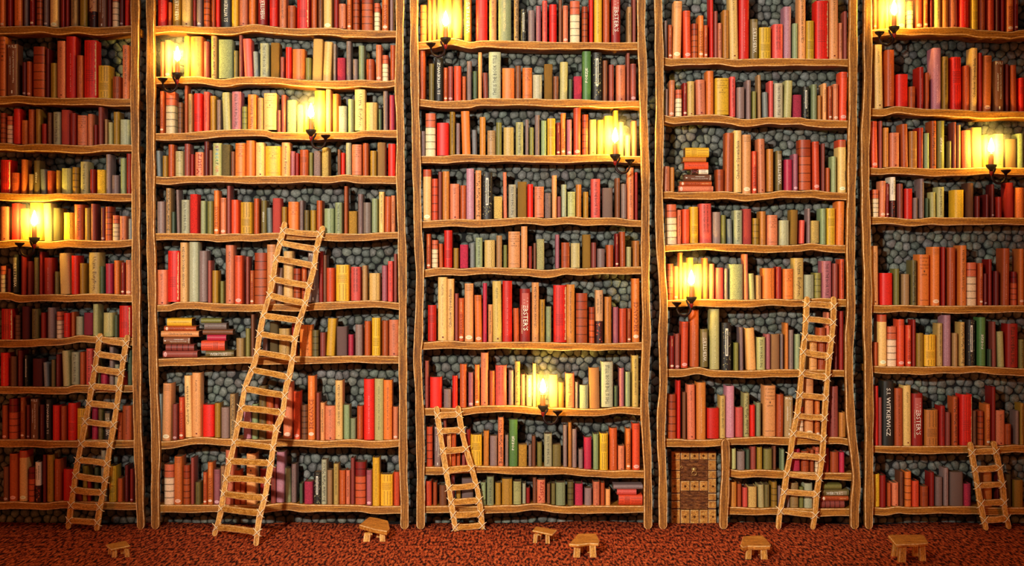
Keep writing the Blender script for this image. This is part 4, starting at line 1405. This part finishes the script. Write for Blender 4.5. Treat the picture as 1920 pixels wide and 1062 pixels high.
# ------------------------------------------------------------------ stools
def stool(poly, y_front, legs, label, thick):
    """poly: picture outline of the seat's top; legs: (px, py of the foot, half width in px)."""
    dfoot = max(l[1] for l in legs)
    df = floor_d(dfoot)
    h = CAM_H - (y_front - HZ) * K * (df - 0.02)
    def on_seat(px, py):
        d = (CAM_H - h) / ((py - HZ) * K)
        return P(px, py, d)
    top = [on_seat(*p) for p in poly]
    c = sum(top, Vector()) / len(top)
    root = empty('footstool', (c.x, c.y, 0))
    tag(root, label, 'stool', 'small wooden footstools')
    off = root.location.copy()
    # round the outline
    pts = []
    n = len(top)
    for i in range(n):
        p0, p1, p2 = top[i - 1], top[i], top[(i + 1) % n]
        for t in (0.82, 0.94):
            pts.append(p0.lerp(p1, t))
        pts.append(p1.lerp((p0 + p2) / 2, 0.02))
        for t in (0.06, 0.18):
            pts.append(p1.lerp(p2, t))
    pts = [p - off for p in pts]
    cc = sum(pts, Vector()) / len(pts)
    m = len(pts)
    bv = 0.004
    inset = [cc + (p - cc) * (1 - bv / max((p - cc).length, .01)) for p in pts]
    t_ = thick
    V = [(p.x, p.y, h) for p in inset] + [(p.x, p.y, h - bv) for p in pts] + [(p.x, p.y, h - t_) for p in pts]
    F = [tuple(range(m))]
    M = [0]
    for k in range(2):
        for i in range(m):
            j = (i + 1) % m
            F.append((m * k + i, m * (k + 1) + i, m * (k + 1) + j, m * k + j))
            M.append(1 if k == 0 else 0)
    F.append(tuple(2 * m + i for i in range(m - 1, -1, -1)))
    M.append(0)
    mb = MB()
    mb.add(V, F, mat=M)
    mb.build('seat', [SW, RIM], root)
    for px, py, hwpx in legs:
        d = floor_d(py)
        f = P(px, py, d)
        hw = hwpx * K * d
        toward = (Vector((c.x, c.y, 0)) - Vector((f.x, f.y, 0)))
        topp = Vector((f.x, f.y, h - t_ + 0.001)) + toward * 0.08
        V, F, M = beam([topp, (topp + Vector((f.x, f.y, 0))) / 2, Vector((f.x, f.y, 0.0005))], [hw * .94, hw, hw * 1.02], hw * .9, (1, 0, 0), (0, -1, 0), 0.0035)
        mb = MB()
        mb.add([tuple(Vector(v) - off) for v in V], F, mat=M)
        mb.build('leg', [LZ, RIM], root)


def crop(x0, y0, s, pts):
    return [(x0 + a / s, y0 + b_ / s) for a, b_ in pts]


stool(crop(0, 900, 4, [(790, 487), (945, 457), (978, 493), (832, 523)]), 1030, [(214.5, 1045.5, 4.2), (239, 1045, 4), (206, 1040, 3.2), (230, 1039, 3.2)], 'small slanted footstool on the carpet near the leftmost ladder', 0.008)
stool(crop(650, 950, 8.12, [(185, 280), (345, 158), (480, 180), (632, 218), (655, 325), (612, 378), (430, 348)]), 995, [(687.5, 1015.5, 6), (717.5, 1015.5, 5), (694, 1008, 4.2), (710.5, 1008, 4)], 'footstool with irregular thick seat beside the second bookcase from left', 0.02)
stool(crop(960, 900, 4, [(150, 380), (178, 350), (338, 375), (303, 412)]), 1002, [(1003, 1018.5, 3.6), (1027, 1019.5, 3.8), (1011, 1013.5, 3.2), (1036, 1013.5, 3)], 'small footstool in front of the middle bookcase, farthest from viewer', 0.008)
stool(crop(1040, 980, 9.9, [(265, 400), (300, 355), (430, 212), (590, 206), (770, 208), (830, 330), (815, 395), (640, 385), (440, 418)]), 1021, [(1081, 1045.2, 6), (1112, 1045, 6), (1089, 1037, 3.4), (1104, 1037, 3.4)], 'footstool with broad grained seat in front of the middle bookcase, nearest viewer', 0.012)
stool(crop(1370, 985, 10.55, [(190, 390), (240, 228), (430, 208), (630, 203), (700, 270), (800, 382), (780, 412), (560, 418), (340, 412), (240, 438)]), 1025, [(1402.5, 1048.5, 5.2), (1432.5, 1048.8, 6), (1410, 1041, 3.4), (1425, 1041, 3.4)], 'footstool with thick seat in front of the bookcase with the small door', 0.019)
stool(crop(1640, 980, 9.9, [(250, 240), (300, 226), (880, 228), (920, 240), (998, 368), (985, 385), (800, 400), (395, 414)]), 1021, [(1690.5, 1054, 6.4), (1729.5, 1052, 5.6), (1676.5, 1043.5, 4.8), (1716, 1043.3, 4.8)], 'widest four-legged footstool in front of the rightmost bookcase', 0.013)


# ------------------------------------------------------------------ candles and sconces
HAZES = []


def sconce(cx, ty, side, where):
    """cx, ty: picture position of the candle's top; side: -1 when the saucer hangs to the left of it."""
    dp = 7.690
    s = K * dp
    top = P(cx, ty, dp)
    z_cup = P(0, ty + 25, dp).z
    root = empty('iron_sconce', (top.x, dp, z_cup - 0.07))
    tag(root, f'black iron sconce with curled arm {where}', 'sconce', 'iron wall sconces')
    off = root.location.copy()
    def build(name, V, F, m, smooth=True, col=(1, 1, 1)):
        mb = MB()
        mb.add([tuple(Vector(v) - off) for v in V], F, smooth=smooth)
        return mb.build(name, [m], root)
    zc = z_cup
    prof = [(.003, -.034), (.008, -.03), (.011, -.02), (.017, -.013), (.027, -.003), (.0305, .010), (.029, .011), (.026, .003), (.016, -.004), (.004, -.006)]
    V, F = lathe(prof, 22, (top.x, dp, zc))
    build('candle_cup', V, F, IRON)
    V, F = lathe([(.001, -.052), (.006, -.046), (.0115, -.03), (.010, -.026), (.002, -.024)], 16, (top.x, dp, zc))
    build('drip_bowl', V, F, REDWAX)
    # saucer at the other end
    sx = top.x + side * 27.5 * s
    zs = P(0, ty + 34, dp).z
    prof = [(.0035, -.030), (.005, -.02), (.012, -.010), (.023, -.002), (.027, .006), (.0265, .0085), (.02, .005), (.004, .002)]
    V, F = lathe(prof, 22, (sx, dp, zs))
    build('saucer', V, F, IRON)
    # curled arm
    pts = [Vector((sx, dp, zs - .026)), Vector((sx + side * -.004, dp, zs - .04)), Vector((sx - side * .016, dp - .003, zs - .058)), Vector((top.x + side * .042, dp - .004, zs - .066)),
           Vector((top.x + side * .022, dp - .003, zs - .06)), Vector((top.x + side * .006, dp, zs - .04)), Vector((top.x + side * .008, dp + .004, zs - .016)),
           Vector((top.x + side * .022, dp + .008, zs + .006)), Vector((top.x + side * .026, dp + .008, zs + .02))]
    pts = smooth_path(pts, 0.006)
    n = len(pts)
    V, F = tube(pts, [0.0048 + 0.0022 * math.sin(math.pi * i / (n - 1)) for i in range(n)], 9)
    build('arm', V, F, IRON)
    # bracket back to the shelf edge
    bz = P(0, ty + 39, dp).z
    V, F = tube([Vector((top.x + side * .007, dp + .002, bz)), Vector((top.x + side * .007, SHELF_Y - .0005, bz))], .005, 9)
    build('bracket', V, F, IRON)
    # the candle stands in the cup
    h = (ty + 25.5 - ty) * s
    cr = empty('candle', (top.x, dp, zc - .004))
    tag(cr, f'lit orange candle {where}', 'candle', 'lit candles in the sconces')
    off = cr.location.copy()
    rad = 0.0132
    base = zc - .004
    prof = [(rad * 1.02, 0), (rad, .02), (rad * .97, top.z - base - .006), (rad * .9, top.z - base), (rad * .6, top.z - base - .0022), (.002, top.z - base - .0028)]
    V, F = lathe(prof, 22)
    mb = MB()
    mb.add(V, F, smooth=True)
    mb.build('wax_stem', [WAX], cr)
    zt = top.z - base
    V, F = tube([Vector((0, 0, zt - .003)), Vector((.0004, 0, zt + .004)), Vector((.0012, 0, zt + .009))], .0016, 7)
    mb = MB()
    mb.add(V, F, smooth=True)
    mb.build('wick', [WICK], cr)
    prof = []
    for i in range(13):
        t = i / 12
        r = 0.0178 * math.sin(math.pi * t ** 0.62) ** 0.9 * (1 - .35 * t) + .0004
        prof.append((r, zt + .005 + t * .078))
    V, F = lathe(prof, 16)
    mb = MB()
    mb.add(V, F, smooth=True)
    mb.build('flame', [FLAME], cr)
    HAZES.append((cr.location + Vector((0, 0, zt + .035)), where))


for a in [(64.5, 424, -1, 'on the leftmost bookcase'), (332.7, 115.5, -1, 'on the second bookcase from left, upper of two'), (583, 222, 1, 'on the second bookcase from left, lower of two'),
          (835.5, 49.5, -1, 'on the middle bookcase, at its top left'), (1153.5, 268, 1, 'on the middle bookcase, by its right post'), (1018, 739, 1, 'on the middle bookcase, lowest of three'),
          (1296.5, 535.5, -1, 'on the bookcase with the small door'), (1676.5, 28.5, -1, 'on the rightmost bookcase, upper of two'), (1858.5, 287.5, 1, 'on the rightmost bookcase, lower of two')]:
    sconce(*a)


HAZE = bpy.data.materials.new('candle_halo')  # scattering volume added to give each flame its glowing halo
HAZE.use_nodes = True
nt = HAZE.node_tree
nt.nodes.remove(nt.nodes['Principled BSDF'])
vs_ = node(nt, 'ShaderNodeVolumeScatter', i_Color=(1.0, 0.93, 0.8, 1))
tc_ = node(nt, 'ShaderNodeTexCoord')
ln_ = node(nt, 'ShaderNodeVectorMath', operation='LENGTH')
nt.links.new(tc_.outputs['Object'], ln_.inputs[0])
mr_ = node(nt, 'ShaderNodeMapRange', interpolation_type='SMOOTHSTEP')
mr_.inputs['From Min'].default_value = 0.02
mr_.inputs['From Max'].default_value = 0.165
mr_.inputs['To Min'].default_value = 1.2
mr_.inputs['To Max'].default_value = 0.0
nt.links.new(ln_.outputs['Value'], mr_.inputs['Value'])
nt.links.new(mr_.outputs['Result'], vs_.inputs['Density'])
nt.links.new(vs_.outputs['Volume'], nt.nodes['Material Output'].inputs['Volume'])
hz = MB()
V, F = lathe([(max(0.0005, 0.165 * math.sin(math.pi * i / 16)), -0.165 * math.cos(math.pi * i / 16)) for i in range(17)], 24)
hz.add(V, F, smooth=True)
haze0 = None
for pos, where in HAZES:
    if haze0 is None:
        haze0 = h_ = hz.build('halo_haze', [HAZE])
    else:
        h_ = haze0.copy()
        COL.objects.link(h_)
    h_.location = pos
    tag(h_, f'added halo haze around the candle {where}', 'haze', 'added haze around the candles', 'stuff')


# ------------------------------------------------------------------ small studded door
def build_door():
    d = 7.955
    def X(v):
        return P(1230 + v / 4.386, 0, d).x
    def Z(v):
        return P(0, 820 + v / 4.386, d).z
    root = empty('door_1', ((X(128) + X(495)) / 2, d, 0))
    tag(root, 'small studded wooden door with iron ring, set in the stone wall', kind='structure')
    off = root.location.copy()
    zb = 0.001 - .012
    yb = 7.993
    def bx(name, x0, x1, z0, z1, y0, m, bv=.003, mats=None):
        v, f = box_geo(x0, x1, y0, yb, z0, z1, bv)
        mb = MB()
        mb.add([tuple(Vector(p) - off) for p in v], f, mat=[0] * 4 + [1] * 4 + [0, 0] if len(f) == 10 else 0)
        return mb.build(name, [m, RIM], root)
    zt = Z(122)
    # recessed panels of thin boards
    for za, zc in ((Z(188), Z(362)), (Z(445), Z(600))):
        v, f = box_geo(X(198), X(432), d + .018, yb, zc, za)
        mb = MB()
        mb.add([tuple(Vector(p) - off) for p in v], f)
        o = mb.build('panel', [DP], root)
        mb = MB()
        n = 6
        for i in range(n):
            z0 = zc + (za - zc) * (i + .12) / n
            z1 = zc + (za - zc) * (i + .88) / n
            v, f = box_geo(X(202), X(428), d + .011 + .004 * (i % 2), d + .0185, z0, z1, .002)
            mb.add([tuple(Vector(p) - off) for p in v], f)
            for j in range(7):
                if (i + j) % 2:
                    xa = X(206) + (X(424) - X(206)) * j / 7
                    v, f = box_geo(xa, xa + .0085, d + .007, d + .012, z0 + .003, z1 - .003, .0015)
                    mb.add([tuple(Vector(p) - off) for p in v], f)
        mb.build('panel_boards', [DP], root)
    # stiles made of stacked blocks, with dark straps between
    yz = [122, 190, 218, 285, 340, 352, 462, 528, 592, 600, 690]
    blocks = [(122, 186), (192, 272), (280, 340), (346, 458), (468, 520), (530, 586), (598, 690)]
    for x0, x1, nm in ((128, 198, 'stile'), (432, 495, 'stile')):
        mb = MB()
        mm = []
        for a, b_ in blocks:
            z1 = Z(a)
            z0 = Z(b_) if b_ != 690 else zb
            v, f = box_geo(X(x0), X(x1), d + random.uniform(-.002, .002), yb, z0, z1, .003)
            mb.add([tuple(Vector(p) - off) for p in v], f, mat=[0] * 4 + [1] * 4 + [0, 0])
        v, f = box_geo(X(x0 + 3), X(x1 - 3), d + .006, yb, zb, zt - .004)
        mb.add([tuple(Vector(p) - off) for p in v], f, mat=2)
        mb.build('stile', [DW, RIM, STRAP], root)
    for a, b_ in ((122, 186), (364, 443), (602, 690)):
        mb = MB()
        xs = [(206, 276), (284, 352), (360, 426)]
        for x0, x1 in xs:
            v, f = box_geo(X(x0), X(x1), d + .001, yb, Z(b_) if b_ != 690 else zb, Z(a), .003)
            mb.add([tuple(Vector(p) - off) for p in v], f, mat=[0] * 4 + [1] * 4 + [0, 0])
        v, f = box_geo(X(196), X(434), d + .006, yb, (Z(b_) if b_ != 690 else zb) + .002, Z(a) - .002)
        mb.add([tuple(Vector(p) - off) for p in v], f, mat=2)
        mb.build('rail', [DW, RIM, STRAP], root)
    for zz in (155, 405, 655):
        for xx in (155, 240, 316, 390, 468):
            c = Vector((X(xx), d - .001, Z(zz)))
            mb = MB()
            V = []
            for r, y in ((.0062, .002), (.0058, -.002), (.0035, -.0055), (.0008, -.0068)):
                for j in range(10):
                    t = 2 * math.pi * j / 10
                    V.append(c + Vector((r * math.cos(t), y, r * math.sin(t))) - off)
            F = []
            for k in range(3):
                for j in range(10):
                    F.append((10 * k + j, 10 * k + (j + 1) % 10, 10 * k + 10 + (j + 1) % 10, 10 * k + 10 + j))
            F.append(tuple(30 + j for j in range(10)))
            mb.add([tuple(v) for v in V], F, smooth=True)
            mb.build('stud', [STUD], root)
    def ring(cx, cz, R_, r_, y, name, m):
        V, F = [], []
        for i in range(24):
            a = 2 * math.pi * i / 24
            for j in range(8):
                b_ = 2 * math.pi * j / 8
                V.append(Vector((cx + (R_ + r_ * math.cos(b_)) * math.cos(a), y + r_ * math.sin(b_), cz + (R_ + r_ * math.cos(b_)) * math.sin(a))) - off)
        for i in range(24):
            for j in range(8):
                F.append((8 * i + j, 8 * i + (j + 1) % 8, 8 * ((i + 1) % 24) + (j + 1) % 8, 8 * ((i + 1) % 24) + j))
        mb = MB()
        mb.add([tuple(v) for v in V], F, smooth=True)
        return mb.build(name, [m], root)
    ring(X(315), Z(298), .0128, .0022, d + .004, 'ring_pull', BRASS)
    ring(X(213), Z(250), .0062, .0019, d + .009, 'keyhole_ring', BRASS)
    c = Vector((X(315), d + .008, Z(268)))
    V = []
    for r, y in ((.0155, .004), (.0135, -.002), (.007, -.006), (.001, -.007)):
        for j in range(14):
            t = 2 * math.pi * j / 14
            V.append(tuple(c + Vector((r * math.cos(t), y, r * .8 * math.sin(t))) - off))
    F = []
    for k in range(3):
        for j in range(14):
            F.append((14 * k + j, 14 * k + (j + 1) % 14, 14 * k + 14 + (j + 1) % 14, 14 * k + 14 + j))
    F.append(tuple(42 + j for j in range(14)))
    mb = MB()
    mb.add(V, F, smooth=True)
    mb.build('ring_plate', [BRASS], root)


build_door()


# ------------------------------------------------------------------ light
def light(name, kind, loc, power, col, aim=None, **kw):
    ld = bpy.data.lights.new(name, kind)
    ld.energy = power
    ld.color = col
    for k_, v in kw.items():
        setattr(ld, k_, v)
    o = bpy.data.objects.new(name, ld)
    o.location = loc
    if aim is not None:
        o.rotation_euler = (Vector(aim) - Vector(loc)).to_track_quat('-Z', 'Y').to_euler()
    COL.objects.link(o)
    return o


light('hall_lamp', 'SPOT', (-1.7, 0.9, 2.7), 1900, (1.0, 0.93, 0.80), (0.0, 7.9, 1.42), spot_size=math.radians(43), spot_blend=0.62, shadow_soft_size=0.13)
light('ceiling_lamp', 'AREA', (0.0, 5.2, 3.5), 26, (1.0, 0.92, 0.80), (0.0, 7.6, 1.0), shape='RECTANGLE', size=1.6, size_y=0.5)
light('red_side_fill', 'AREA', (-3.9, 4.2, 0.9), 26, (1.0, 0.27, 0.07), (-2.7, 7.9, 1.3), size=0.7)  # added red fill out of view, tints the left end
light('red_side_fill', 'AREA', (3.9, 4.2, 0.9), 26, (1.0, 0.27, 0.07), (2.7, 7.9, 1.3), size=0.7)  # matching added fill for the right end


wd = bpy.data.worlds.new('world')
SC.world = wd
wd.use_nodes = True
wd.node_tree.nodes['Background'].inputs[0].default_value = (1.0, 0.55, 0.34, 1)
wd.node_tree.nodes['Background'].inputs[1].default_value = 0.05

SC.view_settings.view_transform = 'Standard'
SC.view_settings.look = 'None'
SC.view_settings.gamma = 1.0
SC.view_settings.use_curve_mapping = False
SC.view_settings.exposure = 0.0
SC.cycles.use_denoising = True
SC.cycles.max_bounces = 6
SC.cycles.diffuse_bounces = 3
SC.cycles.glossy_bounces = 2
SC.cycles.sample_clamp_indirect = 6.0
